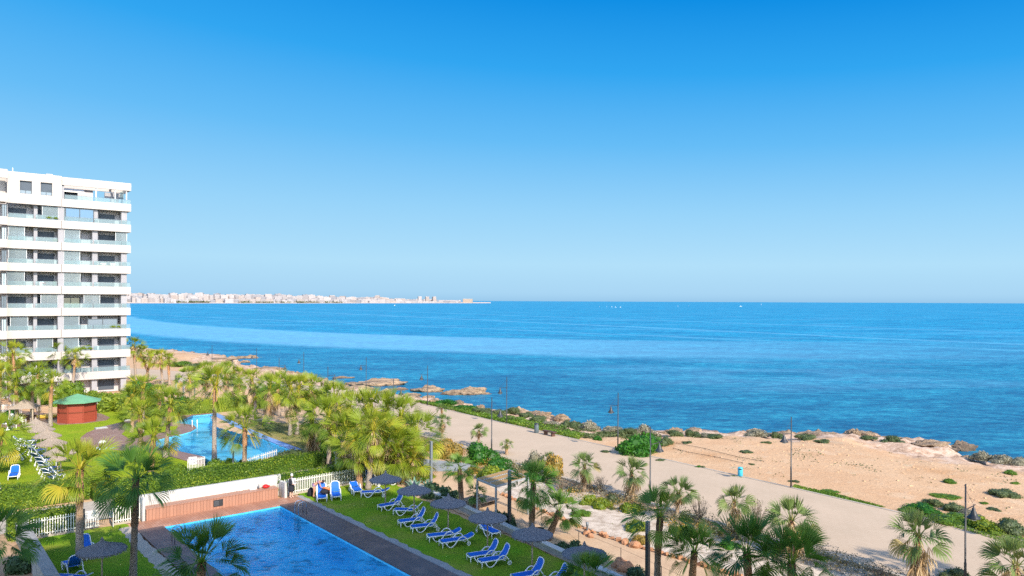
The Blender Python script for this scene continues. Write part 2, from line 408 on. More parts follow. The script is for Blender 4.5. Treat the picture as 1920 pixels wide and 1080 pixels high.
thin = math_(nt, 'MAXIMUM', thin, math_(nt, 'MULTIPLY', band(Q2, 452, 464, 5), .5))
# slicks: long soft streaks lying along the coast
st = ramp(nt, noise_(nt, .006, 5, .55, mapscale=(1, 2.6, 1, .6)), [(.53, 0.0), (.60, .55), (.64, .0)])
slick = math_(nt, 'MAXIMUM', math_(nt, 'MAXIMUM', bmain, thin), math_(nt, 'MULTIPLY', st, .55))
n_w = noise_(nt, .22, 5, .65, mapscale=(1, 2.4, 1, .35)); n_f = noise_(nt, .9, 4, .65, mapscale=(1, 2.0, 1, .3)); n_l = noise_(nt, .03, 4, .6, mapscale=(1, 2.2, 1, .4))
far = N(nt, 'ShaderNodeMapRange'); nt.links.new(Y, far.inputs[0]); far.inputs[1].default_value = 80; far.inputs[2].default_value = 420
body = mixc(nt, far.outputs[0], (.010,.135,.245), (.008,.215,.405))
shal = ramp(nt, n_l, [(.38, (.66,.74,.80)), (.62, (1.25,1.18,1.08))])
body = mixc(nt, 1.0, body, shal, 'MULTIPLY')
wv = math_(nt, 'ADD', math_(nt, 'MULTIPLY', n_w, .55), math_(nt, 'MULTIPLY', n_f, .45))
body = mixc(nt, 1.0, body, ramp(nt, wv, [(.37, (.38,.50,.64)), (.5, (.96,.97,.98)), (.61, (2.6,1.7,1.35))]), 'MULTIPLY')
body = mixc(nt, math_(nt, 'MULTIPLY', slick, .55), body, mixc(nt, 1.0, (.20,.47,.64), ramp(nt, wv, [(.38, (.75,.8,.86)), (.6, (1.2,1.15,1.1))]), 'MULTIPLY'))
nt.links.new(body, b.inputs['Base Color']); b.inputs['Roughness'].default_value = .35; b.inputs['Specular IOR Level'].default_value = .12
bp = N(nt, 'ShaderNodeBump'); bp.inputs['Distance'].default_value = .5; nt.links.new(wv, bp.inputs['Height'])
nt.links.new(math_(nt, 'SUBTRACT', .9, math_(nt, 'MULTIPLY', slick, .6)), bp.inputs['Strength'])
nt.links.new(bp.outputs[0], b.inputs['Normal'])
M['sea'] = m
# ------------------------------------------------------------------ light
SUNH = Vector((.572, -.82, 0)).normalized(); SEL = R_(34)
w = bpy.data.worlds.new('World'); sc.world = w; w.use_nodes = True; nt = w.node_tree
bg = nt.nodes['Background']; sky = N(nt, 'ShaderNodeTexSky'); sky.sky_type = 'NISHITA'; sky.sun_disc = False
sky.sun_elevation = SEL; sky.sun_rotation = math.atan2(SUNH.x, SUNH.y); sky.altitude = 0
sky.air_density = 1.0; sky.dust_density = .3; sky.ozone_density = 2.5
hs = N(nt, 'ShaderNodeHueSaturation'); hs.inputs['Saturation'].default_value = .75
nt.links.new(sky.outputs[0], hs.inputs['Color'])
tcw = N(nt, 'ShaderNodeTexCoord'); spw = N(nt, 'ShaderNodeSeparateXYZ'); nt.links.new(tcw.outputs['Generated'], spw.inputs[0])
EXPO = 1.647
def sk(c): return tuple(x/EXPO for x in s2l(c))
fz = math_(nt, 'MULTIPLY', spw.outputs[2], math_(nt, 'ADD', 1.0, math_(nt, 'MULTIPLY', spw.outputs[0], .22)))
grad = ramp(nt, fz, [(0.0, sk((156,202,236))), (.010, sk((170,214,244))), (.05, sk((178,224,250))), (.12, sk((152,212,250))), (.21, sk((102,189,247))), (.30, sk((50,166,241))), (.40, sk((2,138,226))), (1.0, sk((4,92,176)))])
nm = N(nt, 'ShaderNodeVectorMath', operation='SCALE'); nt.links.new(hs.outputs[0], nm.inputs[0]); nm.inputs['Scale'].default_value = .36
back = N(nt, 'ShaderNodeMapRange'); nt.links.new(spw.outputs[1], back.inputs[0]); back.inputs[1].default_value = .2; back.inputs[2].default_value = -.5; back.inputs[3].default_value = .0; back.inputs[4].default_value = .8  # unseen sky behind the camera, made brighter to fill the shade
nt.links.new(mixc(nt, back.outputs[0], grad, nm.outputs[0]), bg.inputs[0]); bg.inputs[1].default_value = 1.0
sd = bpy.data.lights.new('sun', 'SUN'); sd.energy = 4.15; sd.angle = R_(.5); sd.color = (1, .90, .76)
so = bpy.data.objects.new('sun', sd); COL.objects.link(so)
sdir = Vector((SUNH.x*math.cos(SEL), SUNH.y*math.cos(SEL), math.sin(SEL)))
so.rotation_euler = (-sdir).to_track_quat('-Z', 'Y').to_euler(); so.location = (0, 0, 60)
sc.view_settings.view_transform = 'Standard'; sc.view_settings.look = 'None'; sc.view_settings.exposure = .72; sc.view_settings.gamma = 1
sc.cycles.max_bounces = 6; sc.cycles.transparent_max_bounces = 24; sc.cycles.use_denoising = False; sc.cycles.use_adaptive_sampling = False; sc.cycles.sample_clamp_indirect = 3; w.cycles.sampling_method = 'MANUAL'; w.cycles.sample_map_resolution = 512
sc.cycles.diffuse_bounces = 3; sc.cycles.glossy_bounces = 3; sc.cycles.caustics_reflective = False; sc.cycles.caustics_refractive = False

# ------------------------------------------------------------------ terrain
coast_px = [(1920,864),(1870,862),(1825,858),(1795,853),(1778,842),(1782,832),(1755,827),(1710,824),(1660,820),(1640,812),(1600,809),(1560,810),(1510,806),(1490,810),(1440,813),(1400,809),(1340,807),(1290,806),(1240,803),(1200,806),(1170,808),(1120,798),(1085,795),(1060,784),(1040,788),(1020,778),(1000,772),(960,769),(930,770),(900,762),(870,757),(840,751),(815,749),(790,742),(768,740),(752,744),(735,741),(705,737),(680,728),(640,720),(612,709),(585,704),(560,700),(530,694),(505,690),(488,687),(470,686),(448,684),(424,681),(428,677),(446,673),(440,669),(410,666),(370,662),(335,658),(300,656)]
coast = [P(x, y, -1.0) for x, y in coast_px]
coast = [(p.x, p.y) for p in coast]
coast = [(190, -80), (120, 20), (84, 52)]+coast+[(-150, 245), (-260, 300), (-600, 360)]
land = coast+[(-600, -120), (190, -120)]
def inside(X, Y, poly):
    r = np.zeros(X.shape, bool); n = len(poly)
    for i in range(n):
        x1, y1 = poly[i]; x2, y2 = poly[(i+1) % n]
        if y1 == y2: continue
        c = ((y1 > Y) != (y2 > Y)) & (X < (x2-x1)*(Y-y1)/(y2-y1)+x1); r ^= c
    return r
def segdist(X, Y, line):
    d = np.full(X.shape, 1e9)
    for (x1, y1), (x2, y2) in zip(line[:-1], line[1:]):
        dx, dy = x2-x1, y2-y1; t = np.clip(((X-x1)*dx+(Y-y1)*dy)/(dx*dx+dy*dy+1e-9), 0, 1)
        d = np.minimum(d, np.hypot(X-x1-t*dx, Y-y1-t*dy))
    return d
def vnoise(X, Y, s, seed=0):   # cheap fractal value noise
    def h(i, j): return np.modf(np.abs(np.sin(i*127.1+j*311.7+seed*74.7)*43758.5453))[0]
    out = 0; amp = 1; tot = 0
    for o in range(5):
        x = X*s; y = Y*s; i = np.floor(x); j = np.floor(y); fx = x-i; fy = y-j; fx = fx*fx*(3-2*fx); fy = fy*fy*(3-2*fy)
        v = (h(i, j)*(1-fx)+h(i+1, j)*fx)*(1-fy)+(h(i, j+1)*(1-fx)+h(i+1, j+1)*fx)*fy
        out = out+v*amp; tot += amp; amp *= .55; s *= 2.03
    return out/tot-.5
xs = np.concatenate([np.arange(-600, -170, 12), np.arange(-170, -60, 1.6), np.arange(-60, 75, .8), np.arange(75, 192, 6)])
ys = np.concatenate([np.arange(-120, 20, 8), np.arange(20, 130, .8), np.arange(130, 250, 1.6), np.arange(250, 380, 8)])
GX, GY = np.meshgrid(xs, ys)
ins = inside(GX, GY, land); dd = segdist(GX, GY, coast)+vnoise(GX, GY, .22, 3)*3.0*1
sdist = np.where(ins, dd, -dd)
rough = vnoise(GX, GY, .35, 1)
cw = np.clip(1-(sdist-1)/14.0, 0, 1)
r2 = vnoise(GX, GY, .9, 9); Z = np.where(sdist > 0, r2*cw*1.1-1.25+1.25*np.clip(sdist/11, 0, 1)**.7+rough*cw*1.7, -1.3-np.clip(-sdist/2.6, 0, 1)**.6*4.6+rough*1.2)
Z = np.where(sdist > 22, 0, Z)
flat = np.clip((sdist-9)/6, 0, 1)
Z = Z*(1-flat)+flat*vnoise(GX, GY, .12, 5)*.12
# promenade corridor and gardens stay level
lamps_far = [(31.8,41.4),(21.1,55.9),(10.1,70.3),(-.55,84.4),(-11.2,98.8),(-22.1,112.6),(-34.7,123.7),(-45.6,132.5),(-56.6,140.0)]
lamps_near = [(21.7,35.4),(9.6,51.2),(-1.77,66.5),(-13,81.6),(-24,96.8),(-34.8,110.9),(-47,121),(-60,129)]
prom_far = [(60,3.2),(42.5,27)]+lamps_far+[(-75,149),(-100,158),(-160,172)]
prom_near = [(46,-6),(33,19.9)]+lamps_near+[(-78,138),(-102,147),(-162,160)]
inner = [(x+.6, y+.5) for x, y in prom_far]+[(-400, 200), (-400, -120), (46, -120)]
ing = inside(GX, GY, inner)
dl = segdist(GX, GY, [(x, y) for x, y in prom_far])
k = np.clip(dl/3.5, 0, 1)
Z = np.where(ing, -.05, Z*k+(-.05)*(1-k))
# the two pool basins
pool_near = [L(-7.45, 0), L(0, 0), L(0, 30), L(-7.45, 30)]
far_px = [(325,794),(362,779),(395,776),(435,798),(490,822),(549,845),(520,856),(475,866),(440,872),(400,866),(382,857),(345,849),(318,843),(296,840),(288,832),(297,824),(318,819),(340,814),(358,809),(368,803),(364,798),(345,795)]
pool_far = [P(x, y) for x, y in far_px]
for poly in (pool_near, pool_far):
    pl = [(p.x, p.y) for p in poly]
    m_ = inside(GX, GY, pl) | (segdist(GX, GY, pl+[pl[0]]) < .9)
    Z = np.where(m_, -2.3, Z)
nx, ny = len(xs), len(ys)
verts = np.stack([GX.ravel(), GY.ravel(), Z.ravel()], 1)
I = np.arange(nx*ny).reshape(ny, nx)
faces = np.stack([I[:-1,:-1].ravel(), I[:-1,1:].ravel(), I[1:,1:].ravel(), I[1:,:-1].ravel()], 1)
me = bpy.data.meshes.new('ground'); me.from_pydata(verts.tolist(), [], faces.tolist()); me.materials.append(M['terrain'])
at = me.attributes.new('shore', 'FLOAT', 'POINT'); at.data.foreach_set('value', np.clip(1-(sdist-3.5)/9.0, 0, 1).ravel().astype('f'))
me.polygons.foreach_set('use_smooth', [True]*len(me.polygons))
ground = link('ground', me); tag(ground, kind='structure')
def gz(x, y):
    i = min(max(int(np.searchsorted(xs, x))-1, 0), nx-2); j = min(max(int(np.searchsorted(ys, y))-1, 0), ny-2)
    tx = (x-xs[i])/(xs[i+1]-xs[i]); ty = (y-ys[j])/(ys[j+1]-ys[j])
    return float((Z[j,i]*(1-tx)+Z[j,i+1]*tx)*(1-ty)+(Z[j+1,i]*(1-tx)+Z[j+1,i+1]*tx)*ty)
# sea: one sheet to the horizon
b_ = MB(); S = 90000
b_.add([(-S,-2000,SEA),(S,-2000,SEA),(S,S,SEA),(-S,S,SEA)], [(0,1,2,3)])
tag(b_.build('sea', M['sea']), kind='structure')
bm_ = MB(); bm_.add([(-S,-2000,-14),(S,-2000,-14),(S,S,-14),(-S,S,-14)], [(0,1,2,3)]); 

def sheet(name, pts, z, m, thick=0, ragged=0, cap=None):
    pts = [Vector(p) for p in pts]
    if ragged:
        out = []
        for i, p in enumerate(pts):
            q = pts[(i+1) % len(pts)]; l = (q-p).length; k = max(1, int(l/.35)); d = (q-p)/max(l, 1e-6); nrm = Vector((-d.y, d.x, 0))
            for t in range(k):
                out.append(p+(q-p)*(t/k)+nrm*(rnd.uniform(-ragged, ragged)))
        pts = out
    bm = bmesh.new(); vs = [bm.verts.new((p.x, p.y, z)) for p in pts]
    f = bm.faces.new(vs); f.normal_update()
    if f.normal.z < 0: bmesh.ops.reverse_faces(bm, faces=[f])
    if thick:
        r = bmesh.ops.extrude_face_region(bm, geom=[f]); 
        vv = [g for g in r['geom'] if isinstance(g, bmesh.types.BMVert)]
        bmesh.ops.translate(bm, verts=vv, vec=(0, 0, 0))
        for v in vs: v.co.z = z-thick
        bmesh.ops.recalc_face_normals(bm, faces=bm.faces)
    bmesh.ops.triangulate(bm, faces=[f for f in bm.faces if len(f.verts) > 4])
    me = bpy.data.meshes.new(name); bm.to_mesh(me); bm.free(); me.materials.append(m)
    return tag(link(name, me), kind='structure')
V2 = lambda l: [Vector((x, y, 0)) for x, y in l]
# promenade
pf = V2(prom_far); pn = V2(prom_near)
sheet('promenade', pf+pn[::-1], .02, M['prom'])
def strip(name, line, w, z0, z1, m, off=0):
    b = MB(); L_ = [Vector(p) for p in line]
    for p, q in zip(L_[:-1], L_[1:]):
        d = (q-p).normalized(); n = Vector((-d.y, d.x, 0)); a = p+n*off; c = q+n*off+d*.02
        b.bar(Vector((a.x, a.y, (z0+z1)/2)), Vector((c.x, c.y, (z0+z1)/2)), w, z1-z0)
    return tag(b.build(name, m), kind='structure')
strip('promenade_kerb', pn, .35, -.05, .12, M['curb'])
strip('promenade_kerb', pf, .22, -.05, .05, M['curb'])

# garden ground sheets, from low to high
sheet('sandy_ground', [P(*p) for p in [(400,800),(395,765),(420,752),(520,757),(600,765),(680,800),(760,850),(790,930),(760,945),(640,930),(620,860),(560,840)]], .0, M['pathsand'], ragged=.2)
sheet('sandy_path', [P(*p) for p in [(762,915),(800,880),(880,880),(960,925),(1020,960),(1130,1008),(1290,1056),(1500,1130),(1700,1240),(1500,1400),(1190,1120),(1000,1022),(875,968)]], .004, M['pathsand'], ragged=.1)
sheet('sandy_ground', [P(*p) for p in [(1330,1030),(1420,1000),(1560,1050),(1800,1130),(1950,1200),(1900,1300),(1500,1180)]], .006, M['gravel'], ragged=.15)
sheet('road', [P(*p) for p in [(770,862),(800,861),(870,868),(900,876),(880,884),(800,884),(770,886)]], .012, M['asphalt'])
sheet('gravel_bed', [P(*p) for p in [(905,900),(960,895),(1020,905),(1080,918),(1150,935),(1220,960),(1300,985),(1340,1000),(1420,1060),(1520,1120),(1290,1050),(1130,1002),(1020,958),(940,925)]], .012, M['gravel'], ragged=.12)
sheet('dry_grass_bank', [P(*p) for p in [(397,774),(440,782),(520,792),(600,800),(660,850),(650,890),(560,868),(549,845),(490,822),(435,798)]], .008, M['drygrass'], ragged=.25)
# far garden lawn, path between the gardens
sheet('lawn', [L(-60,-11.2), L(-8,-11.2), P(385,884), P(376,872), P(340,862), P(300,852), P(270,838), P(285,815), P(300,780), P(392,771), P(380,762), P(330,760), P(240,748), P(185,760), P(110,790), P(60,800), P(0,800), P(-120,800), L(-60,-22)], .006, M['lawnfar'], ragged=.05)
sheet('garden_path', [L(-60,-9.2), L(9,-9.2), L(9,-4.0), L(-60,-4.0)], .010, M['curb'])
sheet('soil', [L(-60,-4.4), L(-14.7,-4.4), L(-14.7,25), L(-60,25)], .012, M['soil'])
# near lawns
sheet('lawn', [L(-14.3,-2.1), L(-9.1,-2.1), L(-9.4,2), L(-9.5,30), L(-14.3,30)], .02, M['lawn'], ragged=.10)
sheet('lawn', [L(2.2,-2.1), L(8.0,-2.3), P(735,900), P(765,926), P(870,972), P(1000,1026), P(1180,1106), P(1400,1215), L(2.4,34), L(2.3,5)], .02, M['lawn'], ragged=.12)
sheet('gravel_strip', [L(1.75,-1.5), L(2.9,-1.7), L(2.75,1), L(2.9,4), L(2.45,7), L(2.3,34), L(1.75,34)], .016, M['concrete'], ragged=.08)
sheet('gravel_strip', [L(-9.7,-1.2), L(-8.95,-1.2), L(-8.95,30), L(-9.9,30)], .024, M['curb'], ragged=.10)

# near pool: basin, water, deck boards round it
b = MB()
def basin(b, pts, zt, zb):
    n = len(pts); vs = [(p.x, p.y, zt) for p in pts]+[(p.x, p.y, zb) for p in pts]
    b.add(vs, [(i, (i+1) % n, (i+1) % n+n, i+n) for i in range(n)]+[tuple(range(n, 2*n))])
basin(b, pool_near, -.02, -1.5); tag(b.build('pool_basin', M['tile']), kind='structure')
sheet('pool_water', pool_near, -.14, M['water'])
def lpoly(*ac): return [L(a, c) for a, c in ac]
sheet('pool_deck', lpoly((-8.9,-1.75),(.6,-1.75),(1.78,-1.75),(1.78,-.0),(0,0),(-7.45,0),(-8.9,0)), .06, M['deck_red'], .10)
sheet('pool_deck', lpoly((0,.003),(1.78,.003),(1.78,30),(0,30)), .062, M['deck'], .10)
sheet('pool_deck', lpoly((-8.9,.003),(-7.45,.003),(-7.45,30),(-8.9,30)), .062, M['deck'], .10)
# far pool
b = MB(); basin(b, pool_far, -.02, -1.3); tag(b.build('pool_basin', M['tilefar']), kind='structure')
sheet('pool_water', pool_far, -.12, M['waterfar'])
def ring(name, poly, out, z, th, m):   # border strip following part of the edge
    return None
e = [P(395,776), P(435,798), P(490,822), P(549,845)]
strip('pool_edge', e, .8, -.3, .05, M['tileedge'], off=.42)
strip('pool_edge', [P(325,794), P(362,779), P(395,776)], .5, -.3, .045, M['tileedge'], off=.25)
strip('pool_edge', [P(549,845), P(520,856), P(475,866), P(440,872), P(400,866)], .5, -.3, .05, M['deckfar'], off=.25)
sheet('pool_deck', [P(*p) for p in [(362,779),(395,776),(396,772),(370,768),(300,768),(262,782),(225,793),(190,801),(163,812),(150,822),(152,834),(175,842),(230,845),(300,850),(340,862),(376,872),(384,872),(382,857),(345,849),(318,843),(296,840),(288,832),(297,824),(318,819),(340,814),(358,809),(368,803),(364,798),(345,795),(325,794)]], .05, M['deckfar'], .08)
sheet('lawn', [P(*p) for p in [(236,808),(262,800),(300,801),(334,800),(330,806),(300,812),(262,820),(240,822),(228,815)]], .075, M['lawnfar'], .02)
sheet('kiosk_paving', [P(*p) for p in [(95,790),(110,776),(150,768),(190,776),(206,783),(200,788),(160,794),(110,797)]], .03, M['deckfar'], .02)
sheet('terrace_paving', [P(*p) for p in [(-20,804),(-20,768),(40,770),(112,778),(108,790),(50,799)]], .02, M['deckfar'], .02)
# ------------------------------------------------------------------ plants
def set_tint(o, vals):
    a = o.data.attributes.new('tint', 'FLOAT', 'POINT'); a.data.foreach_set('value', np.array(vals, 'f'))
def fan_leaf(V, Fc, T, rg, az, el, pet, Rb, nseg, droop, tint, spread=2.35, twist=None, dead=False, fuse=.62):
    """one costapalmate fan: petiole from the origin, blade of pleated segments with hanging tips"""
    dirh = Vector((math.cos(az), math.sin(az), 0)); up = Vector((0, 0, 1)); side = Vector((-math.sin(az), math.cos(az), 0))
    d = dirh*math.cos(el)+up*math.sin(el)
    o0 = dirh*.10
    # petiole, bending down a little
    pts = []
    for i in range(4):
        t = i/3; p = o0+d*pet*t+Vector((0, 0, -1))*pet*.22*t*t*math.cos(el); pts.append(p)
    hub = pts[-1]; d2 = (pts[-1]-pts[-2]).normalized()
    wv = .022
    for i in range(3):
        n = len(V); a, b = pts[i], pts[i+1]
        nn = side*wv*(1.6-i*.4); uu = d2.cross(side)*wv*.6
        V += [a-nn, a+nn, b+nn*.8, b-nn*.8]; Fc.append((n, n+1, n+2, n+3)); T += [tint+.25]*4
    nrm = side.cross(d2)*-1
    if nrm.z < 0: nrm = -nrm
    tw = rg.uniform(-.5, .5) if twist is None else twist
    sd = side*math.cos(tw)+nrm*math.sin(tw); nr = nrm*math.cos(tw)-side*math.sin(tw)
    # blade tips back a little relative to the petiole
    bend = -.05 if not dead else -.7
    fw = d2*math.cos(bend)+nr*math.sin(bend); nr2 = nr*math.cos(bend)-d2*math.sin(bend)
    for k in range(nseg):
        ph = (k/(nseg-1)-.5)*2*spread*.5*2*.5*2
        ph = (k/(nseg-1)-.5)*2*(spread/2)*1.0
        q = abs(ph)/(spread/2)
        Ls = Rb*(1-.34*q**2.2)*rg.uniform(.93, 1.05)
        cup = .62*q                       # sides cup upward
        dr = fw*math.cos(ph)+sd*math.sin(ph)
        dr = (dr+nr2*cup).normalized()
        tan = (sd*math.cos(ph)-fw*math.sin(ph))
        wmid = 2*math.sin(spread/(nseg-1)/2)*Ls*.58*.54
        pl = (.022 if k % 2 else -.022)*Rb
        p0 = hub
        p1 = hub+dr*Ls*.30+nr2*pl*.5
        p2 = hub+dr*Ls*.60+nr2*pl+Vector((0,0,-1))*droop*Ls*.06
        g = Vector((0, 0, -1))*droop*Ls
        tipdir = (dr+Vector((0, 0, -1))*droop*1.3*rg.uniform(.7, 1.3)).normalized()
        p3 = p2+tipdir*Ls*.22
        p4 = p3+(tipdir+Vector((0, 0, -1))*droop*1.6).normalized()*Ls*.20
        n = len(V)
        V += [p0, p1-tan*wmid*.55, p1+tan*wmid*.55, p2-tan*wmid*fuse, p2+tan*wmid*fuse, p3-tan*wmid*fuse*.58, p3+tan*wmid*fuse*.58, p4]
        Fc += [(n, n+1, n+2), (n+1, n+3, n+4, n+2), (n+3, n+5, n+6, n+4), (n+5, n+7, n+6)]
        tt = tint+rg.uniform(-.05, .05)
        T += [tt+.12, tt, tt, tt, tt, tt+.1, tt+.1, tt+.30]
def crown_mesh(seed, nleaf=30, nseg=18, low=-.75, pet=.95, Rb=.95, messy=.12, yellow=.0, fuse=.62):
    rg = random.Random(seed); V = []; Fc = []; T = []
    for i in range(nleaf):
        t = (i+.5)/nleaf
        el = 1.38-(1.38-low)*t**1.25+rg.uniform(-messy, messy)*1.3
        az = i*2.39996+rg.uniform(-.3, .3)
        tint = .56-.5*rg.random()*(.6+.4*t)+.12*(1-t)
        if t > .82: tint += rg.choice([0, .1, .3+yellow])
        s = (.72+.28*min(1, t*3))*rg.uniform(.88, 1.08)
        fan_leaf(V, Fc, T, rg, az, el, pet*s, Rb*s, nseg if t > .35 else int(nseg*.8), .03+.75*t**1.6*rg.uniform(.6, 1.2), tint, spread=(1.25+1.3*min(1, t*1.7))*rg.uniform(.85, 1.15), twist=rg.uniform(-.9, .9), fuse=fuse)
    # spear leaf
    for j in range(2):
        fan_leaf(V, Fc, T, rg, rg.uniform(0, 6), 1.45, pet*.5, Rb*1.0, 7, .02, .55, spread=.45)
    me = bpy.data.meshes.new('crown'); me.from_pydata([tuple(v) for v in V], [], Fc)
    a = me.attributes.new('tint', 'FLOAT', 'POINT'); a.data.foreach_set('value', np.array(T, 'f'))
    return me
def skirt_mesh(seed, n=40, nseg=7, drop=1.5):
    rg = random.Random(seed); V = []; Fc = []; T = []
    for i in range(n):
        z0 = -drop*rg.random()**1.3*.9
        n0 = len(V)
        fan_leaf(V, Fc, T, rg, i*2.39996, -1.15+rg.uniform(-.22, .5), .45*rg.uniform(.7, 1.2), .80*rg.uniform(.75, 1.1), nseg, .9, rg.uniform(.1, .95), spread=rg.uniform(.7, 1.5), dead=True)
        for k in range(n0, len(V)): V[k] = V[k]+Vector((0, 0, z0))
    me = bpy.data.meshes.new('dead_fronds'); me.from_pydata([tuple(v) for v in V], [], Fc)
    a = me.attributes.new('tint', 'FLOAT', 'POINT'); a.data.foreach_set('value', np.array(T, 'f'))
    me.materials.append(M['dead']); return me
crowns = {}
def crown(kind, i):
    key = (kind, i)
    if key not in crowns:
        if kind == 'hi': me = crown_mesh(100+i, 30, 34, -.55, 1.0, 1.12, fuse=1.0)
        elif kind == 'small': me = crown_mesh(200+i, 24, 20, -.5, .58, .82, .28, .2, fuse=.85)
        elif kind == 'dark': me = crown_mesh(300+i, 27, 28, -.75, 1.0, 1.15, .2, fuse=1.0)
        else: me = crown_mesh(i, 42, 20, -.85, 1.05, .92)
        me.materials.append(M[{'hi': 'palmleaf_dark', 'small': 'palmleaf_grey', 'dark': 'palmleaf_dark'}.get(kind, 'palmleaf')])
        crowns[key] = me
    return crowns[key]
skirts = [skirt_mesh(900+i) for i in range(4)]
def trunk_obj(top, r0, r1, parent, dark=False, seed=0, boots=1.2):
    rg = random.Random(seed); h = top.z; n = max(8, int(h/.22)); pts = []; rad = []; tint = []
    bow = Vector((rg.uniform(-.12, .12), rg.uniform(-.12, .12), 0))
    for i in range(n+1):
        t = i/n; p = Vector((top.x*t, top.y*t, h*t))+bow*math.sin(t*math.pi)*h*.12
        z = h*(1-t)
        r = r0+(r1-r0)*min(1, t*1.3); r *= 1+.28*math.exp(-t*h/.35)
        if z < boots: r *= 1.18
        r *= 1+(.07 if i % 2 else -.04)+rg.uniform(-.03, .03)
        pts.append(p); rad.append(r); tint += [1.0 if z < .35 else (.80 if z < boots else max(.15, .55-.4*(z-boots)/2.5))]*10
    b = MB(); b.tube(pts, rad, 10)
    o = b.build('trunk', M['trunk_dark' if dark else 'trunk'], parent); set_tint(o, tint)
    return o
npalm = [0]
def palm(cx, cy, bx, by, R, skirt=0, kind='mid', label='', group='fan palms of the resort gardens', r0=None, zb=0, base=None):
    i = npalm[0]; npalm[0] += 1; rg = random.Random(i*17+3)
    if kind == 'mid' and cx is not None: cy += 7; R *= 1.12 if 440 < cx < 790 else 1.0
    base = P(bx, by, zb) if base is None else Vector(base)
    top = PD(cx, cy, base.y+rg.uniform(-.3, .3)) if cx is not None else Vector((base.x, base.y, base.z+cy))
    root = thing('palm_tree', label, 'palm tree', base, 0, group)
    tp = top-base
    r0 = r0 or {'mid': .205, 'hi': .17, 'small': .135, 'dark': .175}[kind]
    dark = kind in ('hi', 'dark') or (kind == 'small' and False)
    trunk_obj(tp, r0, r0*.78, root, dark and kind == 'dark', seed=i, boots=.5 if kind == 'small' else rg.uniform(1.4, 2.6))
    c = link('crown', crown(kind, i % (4 if kind == 'mid' else 3)), root, tp)
    c.rotation_euler = (tp.y/max(tp.z, .5)*-.5+rg.uniform(-.08, .08), tp.x/max(tp.z, .5)*.5+rg.uniform(-.08, .08), rg.uniform(0, 6.28))
    base_R = {'mid': 1.95, 'hi': 2.05, 'small': 1.4, 'dark': 2.15}[kind]
    s = R/base_R; c.scale = (s, s, s*rg.uniform(.92, 1.05))
    if skirt:
        k = link('dead_fronds', skirts[i % 4], root, tp+Vector((0, 0, -.05)))
        k.rotation_euler = (0, 0, rg.uniform(0, 6)); q_ = s*(.95 if kind == 'small' else 1.0); k.scale = (q_, q_, q_*skirt*(.62 if kind == 'small' else .9))
    return root

